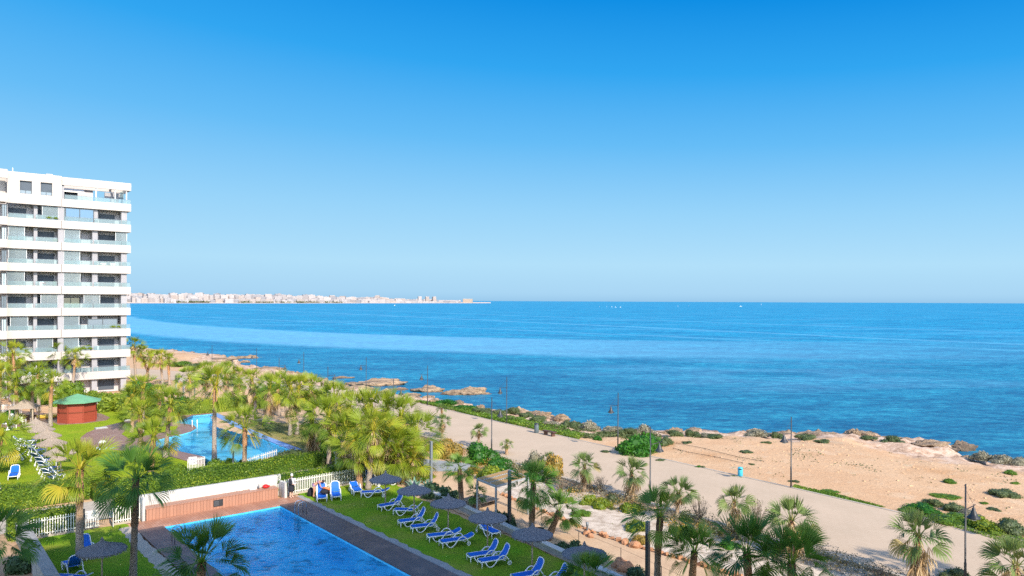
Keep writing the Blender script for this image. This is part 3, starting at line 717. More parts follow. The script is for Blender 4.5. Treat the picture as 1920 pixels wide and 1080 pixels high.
palms = [
 # left group in front of the apartment building
 (25,655,28,770,2.3,0,'mid','palm at the left photo edge behind the white furniture, rising against the lower balconies'),
 (110,655,112,742,2.2,0,'mid','palm rising straight before the building, left of the leaning palm above the kiosk'),
 (141,664,132,744,2.0,.5,'mid','palm with an orange trunk leaning right, above and behind the green kiosk roof'),
 (62,706,60,795,2.2,0,'mid','palm behind the thatched parasols with its orange trunk beside the dark thatched hut'),
 (97,712,95,800,2.1,0,'mid','palm just left of the red kiosk, its trunk touching the kiosk edge'),
 (30,716,31,798,2.1,0,'mid','palm with orange trunk standing next to the stacked white chairs'),
 (0,700,-4,790,2.3,0,'mid','palm cut by the left photo edge at the level of the kiosk roof'),
 (18,672,20,752,2.0,.6,'mid','palm far left, set back under the second row of balconies'),
 (2,810,-8,885,2.6,0,'mid','palm cut by the left photo edge whose crown hangs over the far lawn'),
 (72,690,73,772,1.9,0,'mid','slim palm between the hut palm and the kiosk palms'),
 # right corner of the apartment building
 (250,641,256,727,2.0,.4,'mid','palm with a bent grey trunk touching the right corner of the apartment building'),
 (264,655,283,714,2.0,.6,'mid','yellow-tinged palm with a whitish trunk just right of the building corner'),
 (283,664,272,716,2.0,0,'mid','dark-crowned palm third from the building corner'),
 (301,665,306,728,2.1,.6,'mid','palm with a red-brown trunk beside the beige promenade wall'),
 (316,668,318,722,1.7,.5,'mid','small palm with ragged crown on the edge of the palms by the building corner'),
 # garden between kiosk and far pool
 (268,722,266,815,2.2,0,'mid','palm with bright upright fans behind the kiosk lawn'),
 (300,735,296,800,2.0,0,'mid','palm half hidden between the kiosk lawn palms and the far pool'),
 (250,742,247,812,2.0,0,'mid','palm left of the bright upright palm on the kiosk lawn edge'),
 (320,752,310,858,2.2,0,'mid','palm with a curved orange trunk at the pointed left end of the far pool'),
 (263,770,262,866,2.1,0,'mid','palm on the curved deck of the far pool, orange trunk slightly tilted'),
 (288,812,283,884,2.2,0,'mid','palm with pale green young leaves in front of the curved deck'),
 (404,716,402,862,2.75,0,'mid','tallest palm in front of the far pool, long bare scaly trunk crossing the water'),
 (459,795,457,888,2.1,0,'mid','palm by the hedge with its orange and grey trunk standing before the far pool'),
 (355,700,357,765,2.1,.9,'mid','bushy palm left of the tall palm, beside the white pergola'),
 (385,690,388,762,2.1,1.1,'mid','palm behind the tall palm with a tan beard, near the promenade'),
 (425,690,422,762,2.0,1.1,'mid','palm right behind the tall palm crown, against the blue cove'),
 (448,702,446,760,1.9,1.2,'mid','short palm with hanging fronds beside the sandy playground path'),
 (472,705,480,775,1.9,1.5,'mid','palm with a thick straw beard and a leaning grey trunk on the sand'),
 (505,722,503,795,2.2,1.3,'mid','first of the heavy bearded palms right of the sandy square'),
 (520,716,524,780,2.2,1.1,'mid','bearded palm set back on the sandy square'),
 (546,724,544,817,2.1,1.4,'mid','palm with an orange beard and pale trunk on the dry grass bank'),
 (560,722,557,815,2.0,1.0,'mid','palm close behind the orange-bearded one on the dry bank'),
 (583,722,586,800,2.2,.8,'mid','palm of the dense grove with its crown against the open sea, far left one'),
 (628,738,630,805,2.3,.8,'mid','palm at the top of the dense grove beside the flat shore rocks'),
 (585,780,587,855,2.2,1.3,'mid','palm with a wide straw beard at the left front of the dense grove'),
 (616,772,617,872,2.3,.7,'mid','palm with a grey trunk coming out of the hedge at the left of the grove'),
 (655,762,655,845,2.4,.7,'mid','palm in the left middle of the dense grove'),
 (690,762,690,850,2.6,.6,'mid','palm in the upper middle of the dense grove'),
 (725,765,726,840,2.5,.6,'mid','palm at the top of the dense grove nearest the water'),
 (752,772,752,850,2.3,.6,'mid','palm at the right top of the dense grove beside the promenade'),
 (780,806,778,880,2.5,.8,'mid','palm at the right end of the dense grove by the grey lamp column'),
 (650,800,655,880,2.3,1.4,'mid','palm with a golden beard over the white dog house'),
 (700,800,690,918,2.15,.8,'mid','middle trunk of the three palms growing together on the lawn edge'),
 (668,835,676,915,1.9,.6,'mid','left trunk of the three palms growing together on the lawn edge'),
 (722,820,703,908,2.3,.6,'mid','right leaning trunk of the three palms growing together on the lawn edge'),
 (745,835,743,905,2.3,1.3,'mid','low bearded palm behind the first grey parasol'),
 (775,852,768,905,2.0,1.4,'mid','yellowish low palm ending the grove next to the agave'),
 # promenade edge
 (829,790,829,822,1.15,1.0,'small','little palm with a dark beard beside the olive-orange bush'),
 (828,765,829,785,.8,0,'small','tiny bright palm top just over the edge of the dense grove'),
 (898,808,898,838,1.0,.6,'small','little spreading palm alone on the promenade edge over the bright green bush'),
 (950,834,950,852,.75,.5,'small','very small palm right of the bright green bush'),
 (1028,860,1027,884,.8,.6,'small','thin palm with one upright leaf in the dry shrubs behind the pergola'),
 (1096,873,1095,922,1.35,1.2,'small','bearded palm on the promenade edge left of the pair of clipped bushes'),
 (1184,885,1180,938,1.5,1.4,'small','bearded palm on the promenade edge right of the pair of clipped bushes'),
 (1272,922,1268,975,1.45,.6,'small','palm on the promenade edge right of the tall lamp, rising from yellow shrubs'),
 (1377,940,1374,1000,1.3,1.5,'small','narrow palm with a dark brown beard beside the grey twiggy shrubs'),
 (1484,975,1472,1045,1.75,1.1,'small','wide greyish palm with two orange fruit tufts on the promenade edge'),
 (1722,1005,1722,1112,1.65,1.5,'small','tattered palm with a brown beard standing alone before the lower promenade'),
 (1905,1060,1900,1150,1.7,.6,'small','palm cut by the bottom right corner of the photo'),
 # shaded palms near the pergola
 (862,880,866,946,1.55,0,'dark','dark green palm left of the small pergola, with thin brown trunk'),
 (894,925,892,955,.9,.4,'dark','little drooping palm in front of the left pergola post'),
 (1000,907,996,1008,1.85,0,'dark','dark palm with a thick brown trunk right of the small pergola'),
 (1048,958,1026,1012,1.6,0,'dark','low palm leaning right over the sandy path beside the thick brown palm'),
 # foreground
 (150,872,150,1052,2.35,0,'mid','tall palm on the left lawn with a bulging orange collar under a yellow-green crown'),
 (255,897,249,1092,2.15,0,'dark','tall dark palm in front of the pool wall with rough grey-brown trunk'),
 (-14,1012,-32,1165,1.9,0,'hi','palm beyond the left edge of which only dark leaf fans reach in'),
 (378,1054,382,1290,1.8,0,'hi','palm below the photo edge whose dark fans rise over the near pool'),
 (1238,968,1233,1140,1.85,0,'dark','big palm with a rough brown trunk in the centre foreground, beside the slim dark post'),
 (1302,1035,1290,1160,1.5,0,'hi','low palm right of the big centre palm with one broad pale fan'),
 (1108,1084,1110,1240,1.35,0,'hi','palm top at the bottom edge in front of the last grey parasol'),
 (1400,1036,1405,1260,1.85,0,'hi','left one of the overlapping dark palms along the bottom edge'),
 (1484,1056,1488,1280,1.75,0,'hi','right one of the overlapping dark palms along the bottom edge'),
]
for t in palms:
    palm(t[0], t[1], t[2], t[3], t[4], t[5], t[6], t[7])
# two tall palms just out of the frame, their shadows fall on the promenade
palm(None, 10.5, 0, 0, 2.0, 1, 'mid', 'tall palm standing outside the right photo edge', base=(25.7,28.7,0))
palm(None, 8.6, 0, 0, 1.9, 1, 'mid', 'second palm outside the right edge, shorter than the first', base=(28.6,29.6,0))

# leaf clouds -----------------------------------------------------------------
def leaves(V, Fc, T, ctr, nrm, size, rg, tint, aspect=.55):
    """numpy batch of leaf quads at ctr (n,3)"""
    n = len(ctr); r = rg.normal(size=(n, 3)); nn = nrm*1.0+r*.75; nn /= np.linalg.norm(nn, axis=1, keepdims=True)+1e-9
    t = rg.normal(size=(n, 3)); t -= nn*(t*nn).sum(1, keepdims=True); t /= np.linalg.norm(t, axis=1, keepdims=True)+1e-9
    u = np.cross(nn, t); s = size*rg.uniform(.6, 1.3, (n, 1))
    a = ctr+t*s; b = ctr+u*s*aspect; c = ctr-t*s; d = ctr-u*s*aspect
    k = len(V); V.append(np.stack([a, b, c, d], 1).reshape(-1, 3)); T.append(np.repeat(tint, 4))
def blob_mesh(seed, n=1500, size=.07, mname='bush', flat=.75, lump=.28, core=True, stems=False):
    rg = np.random.default_rng(seed); V = []; T = []
    # several overlapping lobes give an uneven outline
    k = 9; lc = rg.normal(size=(k, 3)); lc /= np.linalg.norm(lc, axis=1, keepdims=True); lc[:, 2] = np.abs(lc[:, 2]); lc *= rg.uniform(.35, .7, (k, 1)); lr = rg.uniform(.30, .52, k)
    idx = rg.integers(0, k, n); d = rg.normal(size=(n, 3)); d /= np.linalg.norm(d, axis=1, keepdims=True)
    rr = lr[idx][:, None]*rg.uniform(.80, 1.05, (n, 1)); c = lc[idx]+d*rr; c[:, 2] = np.abs(c[:, 2])*flat*1.2
    c[:, 2] = np.maximum(c[:, 2], .02)
    tint = np.clip(.45+.22*(rg.random(k)[idx]-.5)*2+.2*rg.normal(size=n)*.6, 0, 1)
    leaves(V, None, T, c, d, size, rg, tint)
    V = np.concatenate(V); T = np.concatenate(T); Fc = np.arange(len(V)).reshape(-1, 4)
    verts = V.tolist(); faces = Fc.tolist(); tl = T.tolist()
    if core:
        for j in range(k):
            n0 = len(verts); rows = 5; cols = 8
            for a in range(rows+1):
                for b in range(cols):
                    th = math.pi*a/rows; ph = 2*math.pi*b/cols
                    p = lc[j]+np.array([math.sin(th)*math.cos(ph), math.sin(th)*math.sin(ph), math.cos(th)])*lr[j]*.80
                    verts.append([p[0], p[1], max(0, p[2])*flat*1.2]); tl.append(.15)  # core tinted dark, standing in for the shade between the leaves
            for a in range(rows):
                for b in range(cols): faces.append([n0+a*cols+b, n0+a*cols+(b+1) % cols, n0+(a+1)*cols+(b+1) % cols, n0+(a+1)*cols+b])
    me = bpy.data.meshes.new('shrub_foliage'); me.from_pydata(verts, [], faces)
    a = me.attributes.new('tint', 'FLOAT', 'POINT'); a.data.foreach_set('value', np.array(tl, 'f')); me.materials.append(M[mname]); return me
def twig_mesh(seed, n=46, mname='twig', leafm='scrubgrey', nl=500):
    rg = random.Random(seed); b = MB(); tips = []
    for i in range(n):
        az = rg.uniform(0, 6.28); el = rg.uniform(.5, 1.5); d = Vector((math.cos(az)*math.cos(el), math.sin(az)*math.cos(el), math.sin(el)))
        p = Vector((0, 0, 0)); pts = [p]
        for s in range(4):
            d = (d+Vector((rg.uniform(-.3, .3), rg.uniform(-.3, .3), rg.uniform(-.05, .25)))).normalized(); p = p+d*.26; pts.append(p); tips.append(p)
        b.tube(pts, [.018, .014, .011, .008, .004], 4, cap=False)
    nb = len(b.v); rgn = np.random.default_rng(seed); V = []; T = []
    c = np.array([tips[rg.randrange(len(tips))] for _ in range(nl)])+rgn.normal(size=(nl, 3))*.06
    leaves(V, None, T, c, rgn.normal(size=(nl, 3)), .035, rgn, rgn.random(nl))
    V = V[0]; verts = [list(v) for v in b.v]+V.tolist(); faces = [list(f) for f in b.f]+(np.arange(len(V)).reshape(-1, 4)+nb).tolist()
    me = bpy.data.meshes.new('twigs'); me.from_pydata(verts, [], faces)
    a = me.attributes.new('tint', 'FLOAT', 'POINT'); a.data.foreach_set('value', np.array([.4]*nb+T[0].tolist(), 'f'))
    me.materials.append(M[mname]); me.materials.append(M[leafm])
    me.polygons.foreach_set('material_index', [0]*len(b.f)+[1]*(len(V)//4)); return me
blobs = {}
def blob(kind, i):
    if (kind, i) not in blobs:
        p = {'bush': (2600, .055), 'bushyellow': (1800, .06), 'bushorange': (2000, .06), 'scrub': (1500, .06), 'scrubgrey': (1500, .06), 'verge': (1500, .06), 'oleander': (1500, .09), 'hedge': (3200, .045)}[kind]
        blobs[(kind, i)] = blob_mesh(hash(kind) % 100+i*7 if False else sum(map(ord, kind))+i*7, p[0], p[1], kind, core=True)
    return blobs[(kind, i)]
def shrub(px, py, wpx, kind, label, h=.8, group=None, z=None, cat='shrub', i=None, name='shrub'):
    """bush whose foot is seen at pixel row py"""
    zz = 0 if z is None else z
    p = P(px, py, zz)
    if z is None: zz = gz(p.x, p.y); p = P(px, py, zz)
    sc_ = (p-Vector((0, 0, CH))).length/F
    w_ = wpx*sc_/2
    me = twigs[(i or 0) % 3] if kind == 'twig' else blob(kind, (i if i is not None else rnd.randrange(3)))
    o = link(name, me, None, (p.x, p.y+w_*.55, zz-.03)); o.scale = (w_/.95, w_/.95*.9, w_/.95*h); o.rotation_euler = (0, 0, rnd.uniform(0, 6.28))
    return tag(o, label, cat, group)
twigs = [twig_mesh(40+i) for i in range(3)]
S_ = [
 (1194,856,100,'bush','big rounded green bush at a lamp foot on the sea side of the promenade',.95,0),
 (1135,850,26,'scrub','low dark green tuft touching the left side of the big rounded bush',.5,0),
 (1249,836,40,'scrub','grey-green dome shrub just behind the big rounded bush',.9,1),
 (842,858,72,'bushorange','large olive and orange bush beside the grey lamp column',.95,0),
 (812,846,40,'bushorange','smaller olive bush left of the large olive and orange bush',.9,1),
 (903,872,72,'bush','left half of the vivid green bush below the lone little palm',1.25,2),
 (943,886,66,'bush','right half of the vivid green bush below the lone little palm',.95,0),
 (887,890,36,'bushorange','orange shrub in front of the vivid green bush',.8,2),
 (918,906,74,'bushyellow','yellow-green shrub behind the small pergola',1.0,1),
 (850,893,30,'bushyellow','yellowish shrub by the grey road',.7,0),
 (1000,905,44,'bush','green shrub directly behind the right end of the pergola roof',.9,1),
 (1003,884,52,'scrubgrey','greyish dry shrub on the promenade edge above the pergola',1.6,0),
 (1038,900,60,'bushorange','dry olive shrub under the thin one-leaf palm',1.5,2),
 (1052,925,40,'twig','bare twiggy shrub right of the shaded palm',1.2,1),
 (1075,925,30,'scrub','small olive shrub left of the bearded palm',.8,0),
 (1106,949,40,'bushyellow','left one of the pair of clipped yellow-green bushes on the white gravel',1.05,2),
 (1134,956,46,'bushyellow','right one of the pair of clipped yellow-green bushes on the white gravel',1.05,1),
 (1150,946,40,'scrub','soft olive shrub behind the clipped bushes',1.0,1),
 (1128,925,46,'twig','leafless dark twig shrub behind the clipped bushes',1.1,0),
 (1186,964,52,'bushyellow','rounded lime green bush under the second bearded palm',1.05,0),
 (1148,958,24,'scrub','little brownish tuft beside the clipped bushes',.5,2),
 (1065,945,36,'bushyellow','yellow flowering shrub on the white gravel behind the leaning palm',.8,0),
 (1090,972,50,'verge','low dark green creeping plant on the white gravel',.45,1),
 (1195,1000,50,'bushyellow','yellow-green loose shrub between gravel and the big centre palm',1.0,2),
 (1205,1022,44,'bushorange','orange-green shrub at the rock edging of the path',.8,1),
 (1290,1010,54,'bushyellow','pale yellow-green shrub right of the big centre palm',.9,1),
 (1315,985,46,'twig','tall grey twig shrub right of the big centre palm',1.9,2),
 (1345,1003,30,'scrub','small olive shrub right of the tall grey twig shrub',1.0,0),
 (1420,1010,66,'twig','large grey leafless shrub between two bearded palms',1.7,0),
 (1395,1015,40,'scrubgrey','grey-brown shrub under the narrow bearded palm',1.0,1),
 (1372,1032,44,'bush','green shrub before the narrow bearded palm',.8,2),
 (1455,1042,44,'scrubgrey','dry grey shrub left of the wide greyish palm',1.2,2),
 (1520,1045,40,'scrubgrey','straw coloured shrub right of the wide greyish palm',1.2,0),
 (1500,1052,44,'twig','thin straw twig shrub at the foot of the wide greyish palm',1.2,1),
 (1800,1090,50,'scrub','brown tips of shrubs at the bottom edge beside the nearest lamp',.8,1),
 (1660,1095,50,'twig','twig shrub at the bottom edge left of the tattered palm',.9,2),
 (404,892,56,'hedge','round dark clipped bush left of the slim steel column',1.15,0),
 (436,886,60,'hedge','tall dark clipped bush right behind the slim steel column',1.25,1),
 (325,892,46,'hedge','olive ball-shaped bush on the lawn beside the sign fence',1.0,2),
 (545,880,90,'scrub','wide brownish green mound between far pool and hedge',.75,0),
 (500,880,60,'bushorange','orange-tinged mound beside the white pickets',.6,1),
 (585,875,54,'scrub','dark olive shrub under the bearded palms by the hedge',.9,1),
 (35,1078,62,'oleander','bluish grey-green round shrub in the bottom left corner',1.3,0),
 (215,775,110,'bushyellow','long sunny shrub bed right of the kiosk',.8,0),
 (180,756,60,'hedge','dark green shrub behind the kiosk roof',1.0,1),
 (262,772,80,'hedge','thick green shrub between the kiosk lawn and the palms',1.0,2),
 (330,770,60,'bush','green shrub left of the white pergola',.9,0),
 (255,745,60,'bush','green shrub at the foot of the building corner palms',1.0,1),
 (120,762,60,'hedge','dark shaded shrub left of the kiosk',1.6,0),
 (60,760,60,'hedge','dark shrub behind the thatched hut',1.4,1),
 (10,790,40,'bush','green shrub behind the white fence at the left edge',1.0,2),
 (455,758,60,'verge','low grass mound behind the sandy square',.5,0),
 (500,745,60,'bush','green mass under the bearded palms at the sandy square',.9,2),
 (600,845,50,'bush','dark green undergrowth at the left of the dense grove',1.0,1),
 (640,862,60,'bush','shaded green undergrowth beside the white dog house',1.1,2),
 (700,866,70,'bush','green undergrowth in the middle of the dense grove',1.2,0),
 (745,880,60,'bushyellow','yellow-green undergrowth behind the agave',1.1,1),
 (790,900,60,'bushyellow','sunlit grassy shrub around the agave',.5,2),
 (770,866,50,'bush','green undergrowth at the right end of the grove',1.2,2),
]
for t in S_: shrub(t[0], t[1], t[2], t[3], t[4], t[5], i=t[6])
# scrub of the rocky shore, each bush its own thing
shore = [(1740,965,64,'bush',.45,'long low dark green mound left of the nearest lamp'),(1757,950,34,'scrub',.8,'dark shrub crowning the long low mound left of the nearest lamp'),(1795,962,44,'scrub',.7,'olive shrub in the middle of the mound beside the nearest lamp'),(1712,962,40,'verge',.4,'fresh green tuft at the left end of the mound near the nearest lamp'),(1822,970,50,'scrubgrey',.5,'greyish shrub at the right end of the mound'),
 (1795,985,80,'verge',.35,'green shrub strip along the promenade behind the nearest lamp'),(1860,1000,70,'bushyellow',.8,'yellow-green bush right of the nearest lamp head'),(1908,1005,60,'scrub',.9,'olive bush cut by the right edge behind the nearest lamp'),(1890,934,56,'scrub',.45,'wide flat grey-green shrub near the right edge on the sand'),
 (1784,907,28,'verge',.5,'small isolated green cushion on the open sand'),(1898,890,26,'verge',.5,'small green cushion by the right edge, farther than the flat shrub'),(1907,908,18,'verge',.4,'tiny green cushion at the right edge'),(1850,946,18,'verge',.4,'tiny cushion above the nearest lamp arm'),(1868,958,24,'scrub',.4,'small olive cushion between lamp and wide flat shrub'),
 (1785,936,52,'verge',.2,'thin grassy smear on the sand above the long mound'),
 (1850,864,44,'scrubgrey',.7,'grey shrub on the cliff edge right of the dark sea rock'),(1888,869,50,'scrubgrey',.6,'grey-green shrub next along the cliff edge to the right'),(1915,872,36,'scrubgrey',.7,'last grey shrub on the cliff edge at the right border'),
 (1682,832,42,'scrub',.6,'olive shrub on the pale rocks left of the dark sea rock'),(1632,824,28,'scrub',.5,'flat olive shrub below the block-shaped orange rock'),(1515,825,46,'scrub',.5,'flat green shrub beside the lamp on the bluff'),(1460,822,28,'scrub',.9,'rounded shrub just left of the lamp head on the bluff'),
 (1440,832,20,'scrub',.5,'little shrub left of the lamp head on the bluff, nearer'),(1400,850,30,'scrub',.35,'small grey-green cushion in the sand between bin and bluff'),(1290,832,24,'scrub',.4,'little cushion right of the dome shrub'),(1425,818,60,'scrubgrey',.45,'wide greyish shrub on the bluff edge'),
 (1345,823,40,'scrub',.5,'olive shrub on the bluff above the little cushion'),(1300,818,36,'scrub',.7,'olive shrub on the bluff right of the orange rocks'),(1268,818,40,'scrub',.6,'olive shrub just before the orange rocks'),(1325,820,30,'scrubgrey',.5,'grey shrub between two olive ones on the bluff'),
 (1210,815,50,'scrubgrey',.8,'grey-brown shrub left of the orange rocks'),(1180,815,40,'scrub',.7,'olive shrub behind the big rounded bush'),(1150,812,44,'scrubgrey',.6,'greyish shrub left of the lamp beside the big rounded bush'),(1105,808,46,'scrubgrey',.9,'grey shrub on the bluff above the small green bush'),
 (1080,805,40,'scrub',.8,'dark olive shrub on the bluff behind the low wooden bench'),(1122,826,20,'bush',.9,'small green bush standing alone in the grass'),(1068,820,40,'verge',.4,'bright low tuft right of the low wooden bench'),(1062,800,30,'scrub',.9,'olive shrub at the bluff left of the grey one'),
 (1310,878,16,'bush',.7,'small fresh green tuft by the promenade near the hanging lamp'),(1318,879,14,'scrub',.9,'small dark tuft next to the fresh green one by the promenade'),(1411,872,14,'scrub',.5,'grey tuft just above the turquoise bin'),
 (1388,898,40,'verge',.15,'thin grass patch behind the turquoise bin'),(1560,925,40,'verge',.2,'thin grass patch right of the middle lamp'),(1010,790,40,'scrub',.6,'olive shrub behind the grey litter bin'),(985,784,40,'scrub',.6,'olive shrub on the slope right of the straight lamp'),
 (960,776,40,'scrub',.7,'dark shrub at the top of the slope by the straight lamp'),(930,780,44,'scrub',.6,'dark shrub left of the straight lamp'),(905,776,50,'scrub',.5,'shrub on the slope above the green verge'),(870,768,50,'bush',.4,'green low shrub on the slope above the green verge'),
 (835,760,50,'bush',.45,'green low shrub at the upper end of the verge'),(1035,800,40,'scrubgrey',.5,'grey shrub right of the litter bin'),(1548,830,30,'scrub',.35,'thin cushion on the bluff right of the lamp'),(1492,905,20,'scrub',.5,'tiny cushion right of the middle lamp foot'),
 (360,690,40,'scrub',.5,'dark low scrub on the headland behind the palms'),(335,688,50,'verge',.4,'green scrub along the promenade bend'),(1240,866,26,'scrub',.4,'brownish tuft below the hanging lamp head')]
for k, (x, y, w_, kd, h, lb) in enumerate(shore): shrub(x, y, w_, kd, lb, h, i=k % 3, group='shrubs along the rocky shore')
# strip of ground cover beside the promenade: one mass
def cover(name, label_kind, pts, mname, n, size, seed, hmax=.3, kind='stuff', dens=None):
    rg = np.random.default_rng(seed); V = []; T = []
    pts = [(p.x, p.y) for p in pts]; xs_ = [p[0] for p in pts]; ys_ = [p[1] for p in pts]
    A2 = abs(sum(pts[i][0]*pts[i-1][1]-pts[i-1][0]*pts[i][1] for i in range(len(pts))))/2; m_ = int(n*3*max(1, (max(xs_)-min(xs_))*(max(ys_)-min(ys_))/max(A2, 1))); cx = rg.uniform(min(xs_), max(xs_), m_); cy = rg.uniform(min(ys_), max(ys_), m_)
    k = inside(cx, cy, pts)&(vnoise(cx, cy, .5, seed)+rg.normal(size=len(cx))*.06 > (dens if dens is not None else -.15)); cx = cx[k][:n]; cy = cy[k][:n]
    zz = np.array([gz(x, y) for x, y in zip(cx, cy)])
    c = np.stack([cx, cy, zz+rg.random(len(cx))**1.5*hmax*(.5+.8*(vnoise(cx, cy, .4, seed+1)+.5))], 1)
    leaves(V, None, T, c, np.tile([0, 0, 1.0], (len(cx), 1)), size, rg, np.clip(.45+vnoise(cx, cy, .3, seed)*1.2+rg.normal(size=len(cx))*.15, 0, 1))
    V = V[0]; me = bpy.data.meshes.new(name); me.from_pydata(V.tolist(), [], np.arange(len(V)).reshape(-1, 4).tolist())
    a = me.attributes.new('tint', 'FLOAT', 'POINT'); a.data.foreach_set('value', T[0].astype('f')); me.materials.append(M[mname])
    return tag(link(name, me), label_kind, 'ground cover', None, kind)
pp = lambda l: [P(x, y) for x, y in l]
cover('ground_cover', 'green ground cover along the upper sea side of the promenade', pp([(778,752),(803,758),(860,773),(951,793),(1030,812),(1085,824),(1100,812),(1040,795),(980,780),(900,766),(830,754),(800,748)]), 'verge', 22000, .10, 5, .35)
cover('ground_cover', 'thin green verge along the lower sea side of the promenade', pp([(1487,914),(1560,932),(1640,950),(1660,950),(1560,924),(1490,909)]), 'verge', 5000, .06, 6, .10, dens=-.2)
cover('ground_cover', 'olive scrub spread over the bluff by the litter bin', pp([(940,772),(1000,776),(1100,800),(1240,812),(1240,826),(1100,822),(1000,798),(930,782)]), 'scrub', 14000, .10, 7, .3, dens=.03)
cover('ground_cover', 'green ground cover by the nearest lamp', pp([(1690,952),(1740,962),(1800,975),(1900,1000),(1960,1030),(1960,1045),(1840,1004),(1760,982),(1700,962)]), 'verge', 9000, .06, 8, .18, dens=-.12)
cover('ground_cover', 'sparse tufts on the sandy bluff', pp([(1260,815),(1500,815),(1900,880),(1960,1000),(1700,950),(1380,880),(1250,845)]), 'scrub', 2600, .08, 9, .12, dens=.20)
cover('ground_cover', 'dry grass tufts on the bank beside the far pool', pp([(397,774),(440,782),(540,800),(590,820),(650,860),(650,885),(560,868),(549,848),(490,824),(435,800)]), 'scrub', 9000, .08, 10, .16, dens=-.05)
cover('ground_cover', 'green weeds in the shaded ground under the palm grove', pp([(600,800),(700,800),(790,850),(800,905),(720,905),(640,880),(590,850)]), 'bush', 12000, .11, 11, .3, dens=-.05)

nl_ = [Vector((x, y, 0)) for x, y in prom_near[0:6]]
def edge_strip(o0, o1, a, b_):
    f = []; r = []
    for i in range(a, b_):
        p, q = nl_[i], nl_[i+1]; d = (q-p).normalized(); n = Vector((-d.y, d.x, 0))
        if n.x > 0: n = -n
        for t in (0, .5, 1): f.append(p.lerp(q, t)+n*o0); r.append(p.lerp(q, t)+n*o1)
    return f+r[::-1]
cover('dry_scrub', 'dry brownish scrub lining the garden edge of the promenade', edge_strip(.2, 2.3, 1, 5), 'scrubgrey', 22000, .055, 31, .85, dens=-.02)
cover('green_scrub', 'olive low growth between the dry scrub along the promenade edge', edge_strip(.4, 3.2, 1, 5), 'bushorange', 12000, .06, 32, .55, dens=.03)
cover('gravel_plants', 'scattered small plants on the white gravel bed', edge_strip(2.5, 6.0, 1, 4), 'bushyellow', 6000, .05, 33, .35, dens=.14)
# hedges
def hedge(label, a0, a1, c, w_, h, mname='hedge', dens=170, seed=0, size=.062):
    rg = np.random.default_rng(seed); le = abs(a1-a0); n = int(le*(w_+2*h)*dens); V = []; T = []
    t = rg.uniform(0, le, n); s = rg.random(n)*(w_+2*h); 
    top = s < w_; f1 = (s >= w_)&(s < w_+h)
    x = t; y = np.where(top, s-w_/2, np.where(f1, -w_/2, w_/2)); z = np.where(top, h, np.where(f1, s-w_, s-w_-h))
    bulge = vnoise(t*1.0, z+y, 1.1, seed)*.30+vnoise(t, z*2+y, .3, seed+4)*.25
    nr = np.stack([0*t, np.where(top, 0, np.where(f1, -1.0, 1.0)), np.where(top, 1.0, .15)], 1)
    c3 = np.stack([x, y, z], 1)+nr*(bulge+rg.normal(size=n)*.05)[:, None]
    tint = np.clip(.42+vnoise(t, z+y*2, .9, seed+2)*1.1+rg.normal(size=n)*.22, 0, 1)
    leaves(V, None, T, c3, nr, size, rg, tint); V = V[0].tolist(); nv = len(V); T = T[0].tolist()
    b = MB(); b.box((le/2, 0, h*.45), (le-.1, w_*.82, h*.9)); V += [list(v) for v in b.v]; T += [.1]*8  # dark tint on the inner box stands in for shade inside the hedge
    fs = np.arange(nv).reshape(-1, 4).tolist()+[[i+nv for i in f] for f in b.f]
    me = bpy.data.meshes.new('hedge'); me.from_pydata(V, [], fs)
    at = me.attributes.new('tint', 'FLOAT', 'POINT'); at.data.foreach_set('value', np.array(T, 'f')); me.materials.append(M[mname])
    o = link('hedge', me, None, L(a0, c)); o.rotation_euler = (0, 0, ANG_A)
    return tag(o, label, 'hedge')
hedge('long sunlit hedge running behind the white pool wall', -8.4, .8, -3.45, 1.1, 1.35, seed=1)
hedge('hedge behind the white picket fence beside the two upright loungers', .8, 8.4, -2.95, 1.0, 1.45, seed=2)
hedge('hedge behind the left lawn fence, left of the gate', -15.2, -11.6, -3.0, 1.1, 1.45, seed=3)
hedge('short hedge between the gate and the pool wall', -9.6, -8.5, -3.0, .9, 1.5, seed=4)
hedge('upper hedge along the other side of the garden path', -23, -9.6, -10.6, 1.3, 1.5, seed=5)
hedge('hedge of the far garden behind the sign fence', -9.6, 7.5, -9.7, 1.4, 1.1, seed=6)
hedge('dark hedge at the left edge beyond the path', -38, -23, -10.6, 1.3, 1.7, seed=8)
hedge('sunlit hedge along the foot of the apartment building', 0, 26, -46, 2.0, 1.6, seed=7, mname='bushyellow', dens=40, size=.10)
# agave
def agave(px, py, s, label):
    rg = random.Random(px); V = []; Fc = []; T = []
    for i in range(26):
        az = i*2.4; el = .25+1.1*(i/26); d = Vector((math.cos(az)*math.cos(el), math.sin(az)*math.cos(el), math.sin(el))); sd = Vector((-math.sin(az), math.cos(az), 0)); le = s*rg.uniform(.8, 1.1)
        p = [Vector((0,0,0)), d*le*.45, d*le*.8+Vector((0,0,-.06))*s, d*le+Vector((0,0,-.16))*s]; ws = [.06, .075, .045, .003]
        n = len(V)
        for q, w_ in zip(p, ws): V += [q-sd*w_*s, q+Vector((0,0,-.03))*s, q+sd*w_*s]
        for k in range(3):
            for j in range(2): Fc.append((n+k*3+j, n+k*3+j+1, n+k*3+j+4, n+k*3+j+3))
        T += [rg.random()]*12
    me = bpy.data.meshes.new('agave'); me.from_pydata([tuple(v) for v in V], [], Fc); at = me.attributes.new('tint', 'FLOAT', 'POINT'); at.data.foreach_set('value', np.array(T, 'f')); me.materials.append(M['agave'])
    tag(link('agave', me, None, P(px, py)), label, 'agave')
agave(776, 922, 1.25, 'large blue-green agave rosette at the corner of the lawn')
agave(800, 918, .9, 'smaller pale agave right of the large rosette')
